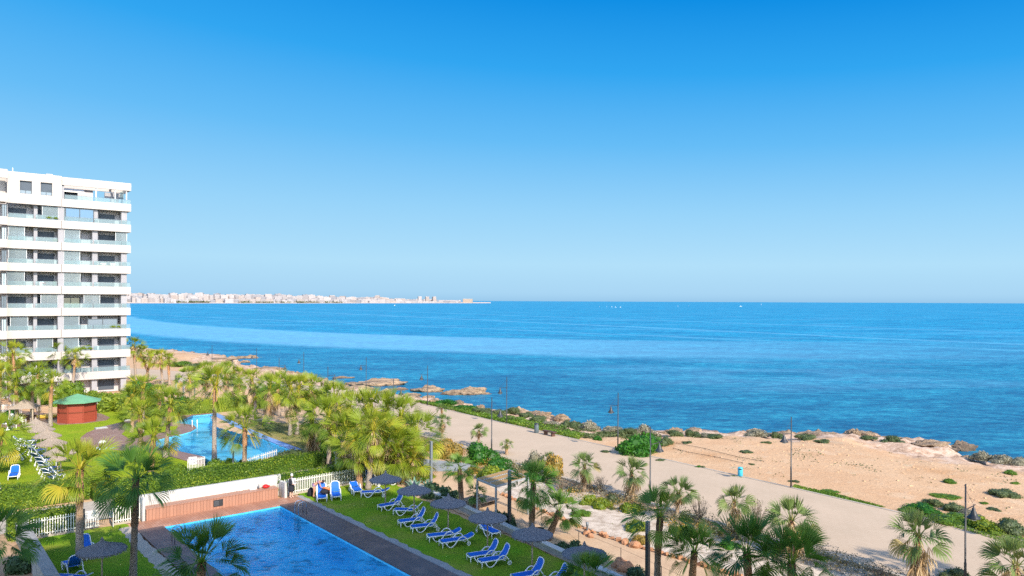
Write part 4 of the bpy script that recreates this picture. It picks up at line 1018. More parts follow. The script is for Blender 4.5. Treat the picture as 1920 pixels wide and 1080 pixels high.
# oleanders along the low wall
for k, (x, y, w_, h, lb) in enumerate([(815,935,60,.9,'dark oleander clump at the corner behind the second grey parasol'),(840,942,50,1.0,'dark oleander behind the third grey parasol'),(925,985,50,1.3,'oleander between the front pergola posts'),(950,990,44,1.4,'oleander around the slim column by the pergola'),(1070,1040,60,.8,'low oleander clump beside the sandy path fence'),(1110,1046,50,.8,'oleander clump behind the last grey parasol'),(1195,1090,50,1.0,'oleander right of the orange boulders'),(905,975,36,.9,'small oleander behind the lounger under the fourth parasol'),(1030,1030,40,.5,'low oleander beside the leaning palm')]):
    shrub(x, y, w_, 'oleander', lb, h, i=k % 3)
# ------------------------------------------------------------------ apartment building on the left
UX, UY = -.767, -.642            # along the facade, away from the right corner
C0 = Vector((-58.08, 112.6, 0))
def sx(px):
    k = (px-960)/F; return -(C0.x-C0.y*k)/(-.767+.642*k) if False else (C0.y*k-C0.x)/(-.767+.642*k)
def px_s(px):
    k = (px-960)/F; return (C0.x-k*C0.y)/(-(UX-k*UY))
bld = thing('apartment_building', 'tall white apartment building with ten rows of long balconies at the left edge', 'building', C0, math.atan2(UY, UX))
# local frame: +x along the facade to the left, -y ... facade faces local +y
fy = 1.0
BT = [31.6-3.147*i for i in range(10)]; BH = 1.13
LEN = 30.0; DEP = 14.0
sA, sB = px_s(115), px_s(12)
def face(y): return y
# structure: local y axis = rotated; facade normal is (.642,-.767) = local +y ?
# body (recessed behind the balconies)
b = MB()
b.box((LEN/2+.3, -2.0-DEP/2, 14.0), (LEN, DEP, 28.0)); b.box((sA+(LEN-sA)/2, -1.2-DEP/2, 29.6), (LEN-sA, DEP-.8, 3.0))
b.box((sA*.73, -3.2-DEP/2, 29.4), (sA*.52, DEP-2, 2.4))
b.build('wall', M['bwall'], bld)
segs = [(-.15, sA-.03, 0.0), (sA+.03, sB-.03, .05), (sB+.03, LEN, .95)]
for i, zt in enumerate(BT):
    for j, (s0, s1, off) in enumerate(segs):
        if i == 0:
            if j == 0:
                b = MB(); z = zt-BH/2
                b.box(((s0+s1)/2, -.15, z), (s1-s0, .3, BH)); b.box((s0+.15, -6.5, z), (.3, 12.4, BH)); b.box(((s0+s1)/2, -3.9, zt-BH/2), (s1-s0, .3, BH-.1)); b.box((2.0, -2, zt-BH/2), (.25, 3.5, .5))
                b.build('roof_frame', M['white'], bld)
            elif j == 1:
                b = MB()   # solid top storey with two window openings
                wx = [(px_s(59), px_s(36)), (px_s(97), px_s(75))]; wz = (28.75, 30.55)
                xs_ = sorted([s0, s1]+[v for w_ in wx for v in w_]); zs_ = [BT[1]-BH+.0, wz[0], wz[1], zt+.1]
                for a_, c_ in zip(xs_[:-1], xs_[1:]):
                    for z0, z1 in zip(zs_[:-1], zs_[1:]):
                        if z0 == wz[0] and any(abs(min(w_)-a_) < 1e-4 for w_ in wx): continue
                        b.box(((a_+c_)/2, -.2+off, (z0+z1)/2), (c_-a_, .4, z1-z0))
                b.build('top_storey_wall', M['white'], bld)
                for w_ in wx:
                    a_, c_ = min(w_), max(w_); f = MB(); f.box(((a_+c_)/2, -.28, 29.65), (c_-a_, .06, 1.8)); o = f.build('window', M['pane'], bld)
                    f = MB(); z = 29.65
                    for zz in (28.78, 29.3, 30.5): f.box(((a_+c_)/2, -.22, zz), (c_-a_, .06, .06))
                    for xx in (a_+.03, c_-.03, (a_+c_)/2): f.box((xx, -.22, z if xx != (a_+c_)/2 else 29.04), (.06, .06, 1.8 if xx != (a_+c_)/2 else .5))
                    f.box(((a_+c_)/2, -.245, 29.92), (c_-a_-.1, .03, 1.15)); f.build('shutter', M['shutter'], o)
            else:
                b = MB(); b.box(((s0+s1)/2, off-.2, 31.2), (s1-s0, .4, 1.2)); b.box(((s0+s1)/2, off-2.5, 30.2), (s1-s0, .3, 3)); b.build('roof_frame', M['white'], bld)
            continue
        if i == 1 and j == 1: continue
        b = MB(); z = zt-BH/2
        b.box(((s0+s1)/2, off-.1, z), (s1-s0, .2, BH)); b.box(((s0+s1)/2, off-1.35-.0, zt-BH+.17), (s1-s0-.1, 2.3, .28))
        if j == 0: b.box((s0+.1, -1.3, z), (.2, 2.2, BH)); b.box((s0+.1, -8, z), (.2, 11, BH))
        b.build('balcony_parapet', M['white'], bld)
# glass railing above every parapet
for i, zt in enumerate(BT[1:]):
    for j, (s0, s1, off) in enumerate(segs):
        if i == 0 and j == 1: continue
        if j == 2: continue
        for (a_, c_) in ([(s0, px_s(228)), (px_s(228)+.0, px_s(176)), (px_s(174), px_s(120))] if j == 0 else [(px_s(108), px_s(66)), (px_s(63), px_s(14))]):
            g = MB(); g.box(((a_+c_)/2, off-.14, zt+.31), (abs(c_-a_)-.08, .02, .62)); o = g.build('glass_railing', M['rail'], bld)
            g = MB(); g.box(((a_+c_)/2, off-.14, zt+.635), (abs(c_-a_)-.08, .035, .03)); g.build('handrail', M['steelgrey'], o)
# columns
for (x0, x1, d0, d1) in [(238.5,228,-.35,-1.9), (184,174,-.5,-1.9), (120,109,-.25,-1.9), (71,64,-.7,-1.9), (14,12.4,-.3,-1.9)]:
    a_, c_ = px_s(x0), px_s(x1)
    for zt, zu in zip(BT[1:]+[.35], BT):
        lo = zt+.002; hi = zu-BH-.002; b = MB()
        if zt == BT[1]:
            if x0 == 238.5: b.box(((a_+c_)/2, -8.3, (lo+hi)/2), (.5, .8, hi-lo)); b.build('column', M['column'], bld); continue
            if x0 != 120: continue
        b.box(((a_+c_)/2, (d0+d1)/2, (lo+hi)/2-.02), (abs(c_-a_), abs(d1-d0), hi-lo+.03)); b.build('column', M['column'], bld)
def win(x0, x1, z0, z1, y=-1.96, pane='shutter', slid=False, name='window'):
    a_, c_ = sorted((px_s(x0), px_s(x1))); b = MB(); b.box(((a_+c_)/2, y, (z0+z1)/2), (c_-a_, .06, z1-z0)); o = b.build(name, M[pane], bld)
    if pane != 'shutter' or slid:
        f = MB(); f.box(((a_+c_)/2, y+.05, z1-.05), (c_-a_, .07, .1)); 
        for xx in ([a_+.05, c_-.05, (a_+c_)/2]): f.box((xx, y+.05, (z0+z1)/2-.05), (.09, .07, z1-z0-.1))
        f.build('frame', M['frame'], o)
    return o
def screen(x0, x1, zt):
    a_, c_ = sorted((px_s(x0), px_s(x1))); b = MB(); b.box(((a_+c_)/2, -.30, zt+.98), (c_-a_, .03, 1.93)); o = b.build('glass_screen', M['screen'], bld)
    f = MB()
    for xx in (a_, c_): f.box((xx, -.30, zt+.98), (.05, .05, 1.93))
    f.build('frame', M['frame_white'], o)
screens = {3: [(46,16),(150,121),(238,217)], 2: [(109,79),(143,113)], 4: [(50,16),(150,120)], 5: [(46,12.5),(151,120)], 6: [(109,77),(188,158)], 7: [(53,20),(149,120)], 8: [(100,70),(148,119)]}
for i, zt in enumerate(BT[1:]+[.25]):
    f_ = i+1; z0 = zt-.55 if i < 9 else .3; z1 = zt+1.55
    if f_ == 1:
        win(150, 120, 28.45, 30.1, y=-2.2-.0); continue
    win(220, 190, z0, z1)
    if f_ == 2+6-0: pass
    if f_ in (7,): win(222, 165, z0, z1, y=-.45, pane='pane', name='balcony_glazing')
    if f_ == 2: win(176, 122, zt+.02, zt+1.95, y=-.28, pane='paneblue', name='balcony_glazing')
    if f_ == 6: win(155, 119, z0, z1, pane='panegreen')
    elif f_ in (3,): win(156, 121, z0, z1, pane='panel')
    else: win(157, 121, z0, z1, pane='pane' if f_ % 2 else 'panel')
    win(105, 72, z0, z1)
    win(52, 18, z0, z1, pane='panel' if f_ == 3 else 'shutter', slid=f_ in (3, 6))
    for x0, x1 in screens.get(f_, []): screen(x0, x1, zt)
for i, zt in enumerate(BT[2:]):
    win(11, 1, zt-.1, zt+1.7, y=.75, pane='panel' if i % 2 else 'pane')
# top terrace: awning, posts, glass
b = MB(); a_, c_ = px_s(160), px_s(121); b.add([(a_,-2,30.25),(c_,-2,30.25),(c_,-.7,29.75),(a_,-.7,29.75),(a_,-.7,29.6),(c_,-.7,29.6)], [(0,1,2,3),(3,2,5,4)]); b.build('awning', M['awning'], bld)
for x in (180, 216, 237):
    b = MB(); b.box((px_s(x), -.3, 29.4), (.14, .14, 2.1)); b.build('terrace_post', M['frame_white'], bld)
b = MB(); b.box((px_s(232), -1.5, 29.4), (.05, 2.2, 2.1)); b.build('glass_screen', M['rail'], bld)
b = MB(); b.box((px_s(222), -3.2, 29.9), (2.6, .3, .8)); b.box((px_s(225), -2.6, 29.3), (.5, .5, 2.0)); b.build('terrace_beam', M['column'], bld)
b = MB(); b.box((px_s(97), -3, 31.9), (.8, 1.2, .6)); b.build('chimney', M['white'], bld)
b = MB(); b.tube([(px_s(26), -2, 31.6), (px_s(26), -2, 32.5)], .06, 6); b.build('antenna', M['frame_white'], bld)
b = MB(); b.box((px_s(40)+6, -4, 31.72), (11, 4, .4)); b.build('roof_box', M['white'], bld)
# roller blinds of the left block (seen through the screens) and a few things on the balconies
def on_balcony(name, label, cat, px, row, build, m, y=-.7, dz=0):
    s = px_s(px); zt = BT[row]-.85+dz
    p = C0+Vector((UX*s, UY*s, 0)) + Vector((.642, -.767, 0))*y; p.z = zt
    b = MB(); build(b); o = b.build(name, m, None, p); o.rotation_euler = (0, 0, math.atan2(UY, UX)); return tag(o, label, cat)
def chair_b(b):
    b.box((0,0,.45),(.55,.5,.06)); b.box((0,-.25,.8),(.55,.05,.7))
    for x in (-.24,.24):
        for y in (-.22,.22): b.box((x,y,.22),(.05,.05,.44))
def table_b(b): b.box((0,0,.98),(1.2,.7,.05)); b.box((-.5,0,.5),(.06,.5,.95)); b.box((.5,0,.5),(.06,.5,.95))
on_balcony('patio_table', 'white table on the left balcony, five rows below the roof', 'table', 24, 5, lambda b: table_b(b), M['plastic'])
on_balcony('chair', 'white chair left of the vase on the balcony with the red cushion', 'chair', 80, 5, chair_b, M['plastic'], dz=.3)
on_balcony('cushion', 'red patterned cushion on the white balcony chair', 'cushion', 84, 5, lambda b: b.lathe([(.02,1.05),(.25,1.1),(.28,1.2),(.2,1.3),(.02,1.32)], 10), M['red'], y=-.45)
on_balcony('vase', 'tall pale green vase at the right end of the left balcony', 'vase', 103, 5, lambda b: b.lathe([(.01,.5),(.22,.55),(.3,.9),(.22,1.3),(.12,1.45),(.16,1.55)], 12), M['agave'], y=-.45)
for px, lab in ((196, 'left wicker armchair on the right corner balcony four rows below the roof'), (214, 'right wicker armchair on the right corner balcony four rows below the roof')):
    on_balcony('armchair', lab, 'chair', px, 4, lambda b: (b.box((0,0,.7),(.8,.7,.3)), b.box((0,-.3,1.05),(.8,.15,.5)), b.box((-.36,0,.9),(.1,.6,.3)), b.box((.36,0,.9),(.1,.6,.3))), M['awning'], y=-.7)
for px, row, lab in ((66,7-1,'white balcony chair beside the screen on the left side of the sixth row'),(150,4,'white balcony chair behind the railing, middle of the fourth row'),(167,7,'white dining chair behind the corner glazing'),(205,7,'second white dining chair behind the corner glazing'),(185,8,'pale chair on the corner balcony of the lowest balcony row')):
    on_balcony('balcony_chair', lab, 'chair', px, row, chair_b, M['plastic'], y=-.9, dz=.25)
def pot_plant(px, row, s, label):
    sA_ = px_s(px); p = C0+Vector((UX*sA_, UY*sA_, 0))+Vector((.642, -.767, 0))*-.5; p.z = BT[row]-.2
    r = thing('potted_plant', label, 'plant', p); b = MB(); b.lathe([(.16,0),(.2,.35),(.17,.35)], 8); b.build('pot', M['stoneorange'], r)
    o = link('foliage', blob('bushyellow', 0), r, (0, 0, .4)); o.scale = (s, s, s)
pot_plant(98, 1+0 if False else 2, .85, 'yellow-green potted bush on the upper left balcony') 
pot_plant(104, 3, .4, 'small dark potted plant on the left balcony three rows below the roof')
pot_plant(218, 7, .8, 'trailing green plant at the right end of the balcony seventh below the roof')
pot_plant(163, 8, .95, 'round yellow-green bush hanging over the parapet of the lowest balcony row')
# lift the plants to their parapets
# ------------------------------------------------------------------ the block the photograph is taken from (behind the camera)
T1 = Vector((-9.6, 55.2, 0)); Hm = 33.0; dlen = Hm/math.tan(SEL)
K1 = T1+SUNH*dlen
def ownblock(name, label, k, along, length, H, dep):
    r = thing(name, label, 'building', (k.x, k.y, 0), ANG_A)
    b = MB(); b.box((-length/2, -dep/2, H/2), (length, dep, H)); b.build('wall', M['white'], r)
    for fl in range(int(H/3.1)-1):
        if abs((fl*3.1+4.2)-CH) < 3.2: continue
        b = MB(); b.box((-length/2, .25, fl*3.1+4.0), (length-.3, .5, 1.0)); b.build('balcony_parapet', M['white'], r)
    for fl in range(int(H/3.1)):
        for q in range(int(length/6)):
            if q*6+3 > 18 and fl in (3, 4): continue
            b = MB(); b.box((-3-q*6, .0, fl*3.1+1.5), (2.6, .08, 2.0)); b.build('window', M['pane'], r)
    return r
ownblock('apartment_building', 'own white apartment block behind the viewpoint, out of the photo, shading pool and lawn', K1, A_, 62, Hm, 16)
ownblock('apartment_building', 'lower white end block beside the viewpoint building, out of the photo', K1+A_*2.6, A_, 2.5, Hm-3.0, 12)

# ------------------------------------------------------------------ walls, fences
def wallthing(name, label, p, q, w_, h, m, cat='wall', z0=-.02, cap=None, capm=None):
    r = thing(name, label, cat, (p.x, p.y, 0), math.atan2(q.y-p.y, q.x-p.x)); le = (q-p).length
    b = MB(); b.box((le/2, 0, (h+z0)/2), (le, w_, h-z0)); b.build('wall_body', m, r)
    if cap: b = MB(); b.box((le/2, 0, h+cap/2), (le+.06, w_+.08, cap)); b.build('coping', capm or m, r)
    return r
wallthing('boundary_wall', 'grey boundary wall with pale top running to the bottom edge left of the lawn', L(-14.55,-2.2), L(-14.55,26), .5, 1.05, M['concrete'], cap=.06, capm=M['concrete'])
wallthing('boundary_wall', 'grey-white boundary wall crossing the left edge beside the far lawn', L(-15.0,-10.8), L(-15.0,-30), .6, 1.5, M['wallwhite'], cap=.06, capm=M['steelgrey'])
wallthing('low_wall', 'low concrete kerb wall between the parasol lawn and the sandy path', P(742,898), P(1230,1128), .32, .35, M['concrete'], cap=.05, capm=M['wallwhite'])
r = thing('pool_wall', 'white pool wall with a wood-boarded bench built along its front', 'wall', L(-8.1,-2.55), ANG_A)
b = MB(); b.box((4.55, .10, .75), (9.3, .22, 1.5)); b.box((9.12, -.55, .55), (.18, 1.1, 1.1)); b.box((.0, -.35, .7), (.16, .7, 1.4)); b.build('wall_body', M['wallwhite'], r)
b = MB(); b.box((4.4, -.40, .36), (8.55, .80, .74)); b.build('bench_box', M['benchwood'], r)
b = MB(); b.box((4.4, -.41, .765), (8.6, .84, .06)); b.build('bench_top', M['benchwood'], r)
b = MB(); b.box((4.55, -.815, .42), (.62, .03, .44)); o = b.build('vent', M['dark'], r)
b = MB()
for k in range(4): b.box((4.43, -.835, .30+k*.08), (.30, .012, .02))
b.build('slat', M['steelgrey'], o)
def fence(label, p, q, h=1.0, step=.135, base=.12, pw=.048, skip=()):
    r = thing('picket_fence', label, 'fence', (p.x, p.y, 0), math.atan2(q.y-p.y, q.x-p.x)); le = (q-p).length
    b = MB(); n = int(le/step)
    for i in range(n+1): b.box((i*step, 0, base+h/2+.0), (pw, .03, h-(.06 if i % 2 else 0)))
    b.build('pickets', M['fencewhite'], r)
    for z in (base+.12, base+h-.18):
        b = MB(); b.box((le/2, .035, z), (le, .03, .05)); b.build('rail', M['fencewhite'], r)
    b = MB(); b.box((le/2, 0, base/2), (le, .22, base)); b.build('plinth', M['curb'], r)
    return r
fence('white picket fence behind the two upright blue loungers', L(.95,-2.15), L(8.2,-2.3), 1.05)
fence('white picket fence on the left lawn between boundary wall and gate', L(-14.2,-2.2), L(-11.35,-2.2), 1.05)
fence('short white picket fence between the open gate and the pool wall', L(-9.75,-2.2), L(-8.25,-2.2), 1.05)
fence('white picket fence with a white sign by the round clipped bushes', P(352,891), P(385,884), 1.15)
fence('white picket fence at the pointed near corner of the far pool', P(462,887), P(520,868), 1.1, step=.24)
fence('white picket fence at the left edge behind the hut', P(-40,786), P(40,782), 1.5)
fence('white picket fence behind the kiosk lawn, below the building', P(182,766), P(240,762), 1.0)
# gate: left leaf closed, right leaf swung open
r = thing('garden_gate', 'white garden gate standing open on the left lawn with a sign panel', 'gate', L(-11.3,-2.2), ANG_A)
for nm, x0, ang in (('gate_leaf', 0, 0), ('gate_leaf', 1.52, R_(-100))):
    b = MB()
    for i in range(6): b.box((i*.13+.05, 0, .6), (.05, .03, 1.0))
    b.box((.4, 0, .15), (.8, .035, .05)); b.box((.4, 0, 1.1), (.8, .035, .05)); b.box((.4, .02, .85), (.55, .02, .42))
    o = b.build(nm, M['fencewhite'], r, (x0, 0, 0)); o.rotation_euler = (0, 0, ang)
for x in (-.05, 1.55): b = MB(); b.box((x, 0, .65), (.08, .08, 1.3)); b.build('gate_post', M['dark'], r)
# sign on the fence by the clipped bushes
p = P(365,884,0)
r = thing('pool_sign', 'white notice with blue characters on the short picket fence', 'sign', (p.x, p.y-.35, .95), R_(18)); b = MB(); b.box((0, 0, 0), (.62, .02, .62)); b.build('board', M['signw'], r)
b = MB()
for k, x in enumerate((-.2, -.11, -.02)): b.box((x+.02, -.015, .06), (.06, .01, .16))
for x, z, w_, h_ in ((-.19,.06,.02,.10),(.10,.06,.16,.16),(.24,.06,.06,.16),(0,-.12,.3,.03)): b.box((x, -.018, z), (w_, .012, h_))
b.build('lettering', M['signb'], r)

# pool ladders
def ladder(a, c, label, rz):
    r = thing('pool_ladder', label, 'ladder', L(a, c, .06), rz)
    for y in (-.27, .27):
        pts = [(-.55, y, 0), (-.55, y, .62)]+[(-.55+.275-.275*math.cos(t), y, .62+.22*math.sin(t)) for t in np.linspace(.3, math.pi-.3, 6)]+[(0, y, .62), (0, y, -1.1)]
        b = MB(); b.tube([Vector(p)+Vector((.12,0,0)) for p in pts], .028, 8); b.build('handrail', M['chrome'], r)
    for z in (-.35, -.65, -.95):
        b = MB(); b.box((.14, 0, z), (.09, .54, .03)); b.build('step', M['chrome'], r)
ladder(0, 2.95, 'steel pool ladder on the right edge of the near pool', ANG_A+math.pi)
ladder(-7.45, 3.7, 'steel pool ladder on the left edge of the near pool behind the dark fans', ANG_A)
p = P(365,801); r = thing('pool_ladder', 'white ladder at the tip of the far pool peninsula', 'ladder', (p.x, p.y, .05), R_(-60))
for y in (-.25, .25): b = MB(); b.tube([(-.3, y, 0), (-.25, y, .7), (0, y, .75), (.12, y, -.6)], .03, 6); b.build('handrail', M['plastic'], r)
# ------------------------------------------------------------------ kiosk
p = P(145, 795); p = p*1.024; p.z = 0; K = thing('kiosk', 'red-brown octagonal bar kiosk with green pitched roof on the far lawn', 'kiosk', p, R_(22.5-20))
def octp(r, z0, z1, m, name, par, a0=0, n=8):
    b = MB(); pts = [(r*math.cos(a0+2*math.pi*k/n), r*math.sin(a0+2*math.pi*k/n)) for k in range(n)]; b.prism(pts, z0, z1); return b.build(name, m, par)
octp(1.98, .02, 1.18, M['rust'], 'counter', K); octp(2.06, 1.18, 1.26, M['rust_dark'], 'counter_top', K); octp(1.95, 1.26, 2.2, M['rust'], 'shutter_panels', K); octp(1.99, 2.2, 2.34, M['rust_dark'], 'beam', K)
b = MB(); rr = 2.55; pts = [(rr*math.cos(2*math.pi*k/8), rr*math.sin(2*math.pi*k/8), 2.34) for k in range(8)]
b.add(pts+[(0, 0, 3.15)]+[(x, y, 2.26) for x, y, z in pts], [(k, (k+1) % 8, 8) for k in range(8)]+[(k+9, (k+1) % 8+9, (k+1) % 8, k) for k in range(8)]+[tuple(range(16, 8, -1))]); b.build('roof', M['greenroof'], K)
for k in range(8):
    a_ = 2*math.pi*k/8; b = MB(); b.box((2.0*math.cos(a_), 2.0*math.sin(a_), 1.17), (.10, .10, 2.3), rz=a_); b.build('corner_post', M['rust'], K)

# ------------------------------------------------------------------ parasols
def parasol(x, y, Rr, zr, label, mt, zap=.40, group='thatched parasols', pole=True, post='woodpole'):
    r = thing('thatched_parasol', label, 'parasol', (x, y, 0), rnd.uniform(0, 6), group)
    prof = [(.02, zr+zap+.20), (.06, zr+zap+.12), (.10, zr+zap), (Rr*.35, zr+zap*.62), (Rr*.7, zr+zap*.27), (Rr*1.0, zr), (Rr*.97, zr-.05), (Rr*.6, zr+.2*zap), (.05, zr+zap*.6)]
    n = 40; b = MB(); rg = random.Random(int(x*100)); jit = [rg.uniform(.975, 1.02) for _ in range(n)]
    vs = []
    for (rr, z) in prof:
        for j in range(n):
            th = 2*math.pi*j/n; q = rr*(jit[j] if rr > Rr*.9 else 1); vs.append((q*math.cos(th), q*math.sin(th), z-(.03 if j % 2 and rr > Rr*.3 else 0)))
    fs = [(i*n+j, i*n+(j+1) % n, (i+1)*n+(j+1) % n, (i+1)*n+j) for i in range(len(prof)-1) for j in range(n)]
    b.add(vs, fs); b.build('canopy', M[mt], r)
    # fringe of hanging thatch
    b = MB()
    for j in range(90):
        th = 2*math.pi*j/90+rg.uniform(-.02, .02); rr = Rr*rg.uniform(.93, 1.0); w_ = Rr*.04; h_ = rg.uniform(.06, .13)
        p = Vector((rr*math.cos(th), rr*math.sin(th), zr+.0)); t = Vector((-math.sin(th), math.cos(th), 0)); o = Vector((math.cos(th), math.sin(th), 0))*.03
        b.add([p-t*w_, p+t*w_, p+t*w_*.5+o-Vector((0,0,h_)), p-t*w_*.5+o-Vector((0,0,h_))], [(0,1,2,3)])
    b.build('fringe', M[mt], r)
    b = MB(); b.tube([(0,0,0), (0,0,zr+zap*.9)], .04, 8); b.build('pole', M[post], r)
nearp = [(-8.45,49.8,'grey thatched parasol farthest along the lawn, next to the three palms'),(-6.14,46.9,'grey thatched parasol second from the three palms'),(-3.73,44.0,'grey thatched parasol over the two flat blue loungers'),(-1.3,41.1,'grey thatched parasol with a lounger half hidden behind it'),(1.1,38.2,'grey thatched parasol whose pole reaches the bottom edge'),(3.5,35.3,'grey thatched parasol nearest the camera beside the low wall')]
for x, y, lb in nearp: parasol(x, y, 1.08, 1.98, lb, 'thatch_grey', group='grey parasols along the pool lawn')
q = P(191, 1106); parasol(q.x, q.y, 1.10, 1.95, 'dark grey thatched parasol alone on the left lawn', 'thatch_grey')
farp = [(67,795,71.0,1.15,'sandy thatched parasol farthest in the row on the far lawn'),(77,806,68.5,1.15,'sandy thatched parasol second farthest in the row on the far lawn'),(88,819,65.4,1.15,'sandy thatched parasol in the middle of the row on the far lawn'),(97,834,62.0,1.18,'sandy thatched parasol second nearest in the row on the far lawn'),(114,849,58.5,1.22,'sandy thatched parasol nearest in the row, touching the yellow palm'),(108,868,56.0,.6,'little sandy thatched parasol under the palm leaves')]
for px, py, Y, Rr, lb in farp:
    p = PD(px, py, Y); parasol(p.x, p.y, Rr, 1.9, lb, 'thatch', zap=.6, group='sandy parasols on the far lawn')
p = P(46,797); r = thing('thatched_hut', 'dark thatched bar hut on posts behind the white chairs', 'hut', p, .3)
b = MB(); b.add([(-1.3,-1.3,1.95),(1.3,-1.3,1.95),(1.3,1.3,1.95),(-1.3,1.3,1.95),(0,0,2.9)], [(0,1,4),(1,2,4),(2,3,4),(3,0,4),(3,2,1,0)]); b.build('roof', M['thatch'], r)
for x in (-1.1, 1.1):
    for y in (-1.1, 1.1): b = MB(); b.box((x, y, .97), (.12, .12, 1.95)); b.build('post', M['woodpole'], r)
b = MB(); b.box((0, .9, .5), (1.8, .1, 1.0)); b.build('counter', M['bench'], r)

# ------------------------------------------------------------------ sun loungers
def lounger_kit(back, name='sun_lounger'):
    """origin at the foot end on the ground, +x towards the head; back = backrest angle"""
    r = thing(name, 'x', 'sun lounger'); ca, sa = math.cos(back), math.sin(back); hx, hz = 1.22, .34
    for y in (-.31, .31):
        b = MB()   # side member with the looping arm: front rail, dips to the ground, rises as arm, back to rear foot
        b.tube([(.0, y, .27), (.02, y, .33), (.6, y, .34), (1.22, y, .34), (1.30, y, .33)], .030, 6)
        b.build('side_rail', M['plastic'], r)
        b = MB(); y2 = y*1.12
        b.tube([(.22, y, .31), (.30, y2, .14), (.42, y2, .03), (.58, y2, .035), (.74, y2, .16), (.92, y2, .38), (1.08, y2, .52), (1.24, y2, .55), (1.38, y2, .49), (1.50, y2, .34), (1.58, y2, .16)], .032, 6)
        b.build('arm_loop', M['plastic'], r)
        b = MB(); b.tube([(1.58+.10*math.cos(t), y2, .11+.10*math.sin(t)) for t in np.linspace(0, 2*math.pi, 11)[:-1]], .026, 5, closed=True); b.tube([(1.58, y2-.03, .11), (1.58, y2+.03, .11)], .04, 6); b.build('wheel', M['plastic'], r)
        b = MB(); b.tube([(.04, y, .30), (.03, y, .0)], .028, 6); b.build('leg', M['plastic'], r)
    b = MB(); b.tube([(.02, -.31, .30), (-.02, -.2, .30), (-.02, .2, .30), (.02, .31, .30)], .03, 6); b.build('foot_bar', M['plastic'], r)
    b = MB(); vs = []
    n = 8
    for i in range(n+1):
        x = .05+(hx-.05)*i/n
        for y, dz in ((-.28, 0), (-.14, -.02), (0, -.028), (.14, -.02), (.28, 0)): vs.append((x, y, .362+dz))
    b.add(vs, [(i*5+j, (i+1)*5+j, (i+1)*5+j+1, i*5+j+1) for i in range(n) for j in range(4)], 0, True); b.build('seat_sling', M['bluefab'], r)
    L_ = .78; b = MB(); vs = []
    for i in range(9):
        t = i/8; bow = .06*math.sin(t*math.pi)
        for y, dz in ((-.27, 0), (-.14, -.015), (0, -.02), (.14, -.015), (.27, 0)):
            yy = y*(1 if t < .85 else 1-.25*(t-.85)/.15)
            vs.append((hx+.01+ca*L_*t+sa*bow-0*dz, yy, hz+.022+sa*L_*t-ca*bow+dz*ca+.02))
    b.add(vs, [(i*5+j, (i+1)*5+j, (i+1)*5+j+1, i*5+j+1) for i in range(8) for j in range(4)], 0, True); b.build('backrest_sling', M['bluefab'], r)
    b = MB(); pts = []
    for t, y in ((0, -.30), (.5, -.30), (.86, -.29), (.97, -.22), (1.02, -.1), (1.02, .1), (.97, .22), (.86, .29), (.5, .30), (0, .30)):
        bow = .06*math.sin(min(t, 1)*math.pi); pts.append((hx+ca*L_*t+sa*bow, y, hz+sa*L_*t-ca*bow))
    b.tube(pts, .028, 6); b.build('backrest_frame', M['plastic'], r)
    return r
kit = {}
used = set()
def lounger(foot, head, mode, label, group='blue and white sun loungers on the pool lawn', zf=.3):
    ang = {'up': R_(58), 'flat': R_(16), 'mid': R_(38)}[mode]
    zh = .34+.78*math.sin(ang)
    a = P(foot[0], foot[1], .3); h_ = P(head[0], head[1], zh)
    d = Vector((h_.x-a.x, h_.y-a.y)); rz = math.atan2(d.y, d.x)
    if mode not in kit:
        kit[mode] = lounger_kit(ang); o = kit[mode]; o.location = (a.x, a.y, .02); o.rotation_euler = (0, 0, rz)
        o['label'] = label; o['group'] = group; return o
    return dup(kit[mode], (a.x, a.y, .02), rz, label, group)
NL = [((711,950),(744,925),'up','upright blue lounger left of the first lawn parasol pole'),
((739,956),(768,942),'mid','reclined blue lounger between the first and second lawn parasols'),
((748,979),(788,953),'up','upright lounger left of the pair under the second parasol'),
((771,989),(816,963),'up','upright lounger right of the pair under the second parasol'),
((802,1006),(858,992),'flat','flat lounger left of the pair under the third parasol'),
((826,1017),(882,1001),'flat','flat lounger right of the pair under the third parasol'),
((878,1043),(928,1012),'up','upright lounger left of the pair under the fourth parasol'),
((899,1053),(950,1021),'up','upright lounger right of the pair under the fourth parasol'),
((962,1083),(1014,1047),'up','upright lounger at the bottom edge left of the fifth parasol pole'),
((1003,1092),(1046,1060),'up','upright lounger at the bottom edge right of the fifth parasol pole'),
((931,1000),(898,964),'up','lounger facing away, half hidden behind the fourth parasol by the low wall'),
((677,924),(716,916),'flat','flat lounger on the sunlit grass beside the three palms'),
((604,935),(603,907),'up','upright lounger with bags, the bending woman leaning over it'),
((631,932),(628,903),'up','empty upright lounger facing the camera by the picket fence'),
((672,922),(664,906),'flat','folded lounger against the fence left of the three palms'),
((712,904),(704,884),'up','steep lounger standing behind the three palms'),
((747,900),(738,888),'mid','lounger almost hidden under the low palms behind the first parasol'),
((175,1040),(163,1007),'up','upright blue lounger facing the camera behind the left parasol'),
((128,1052),(147,1047),'up','lounger seen from the side at the foot of the collared palm'),
((102,1082),(155,1076),'flat','lounger cut by the bottom edge on the left lawn')]
for f, h_, m_, lb in NL: lounger(f, h_, m_, lb)
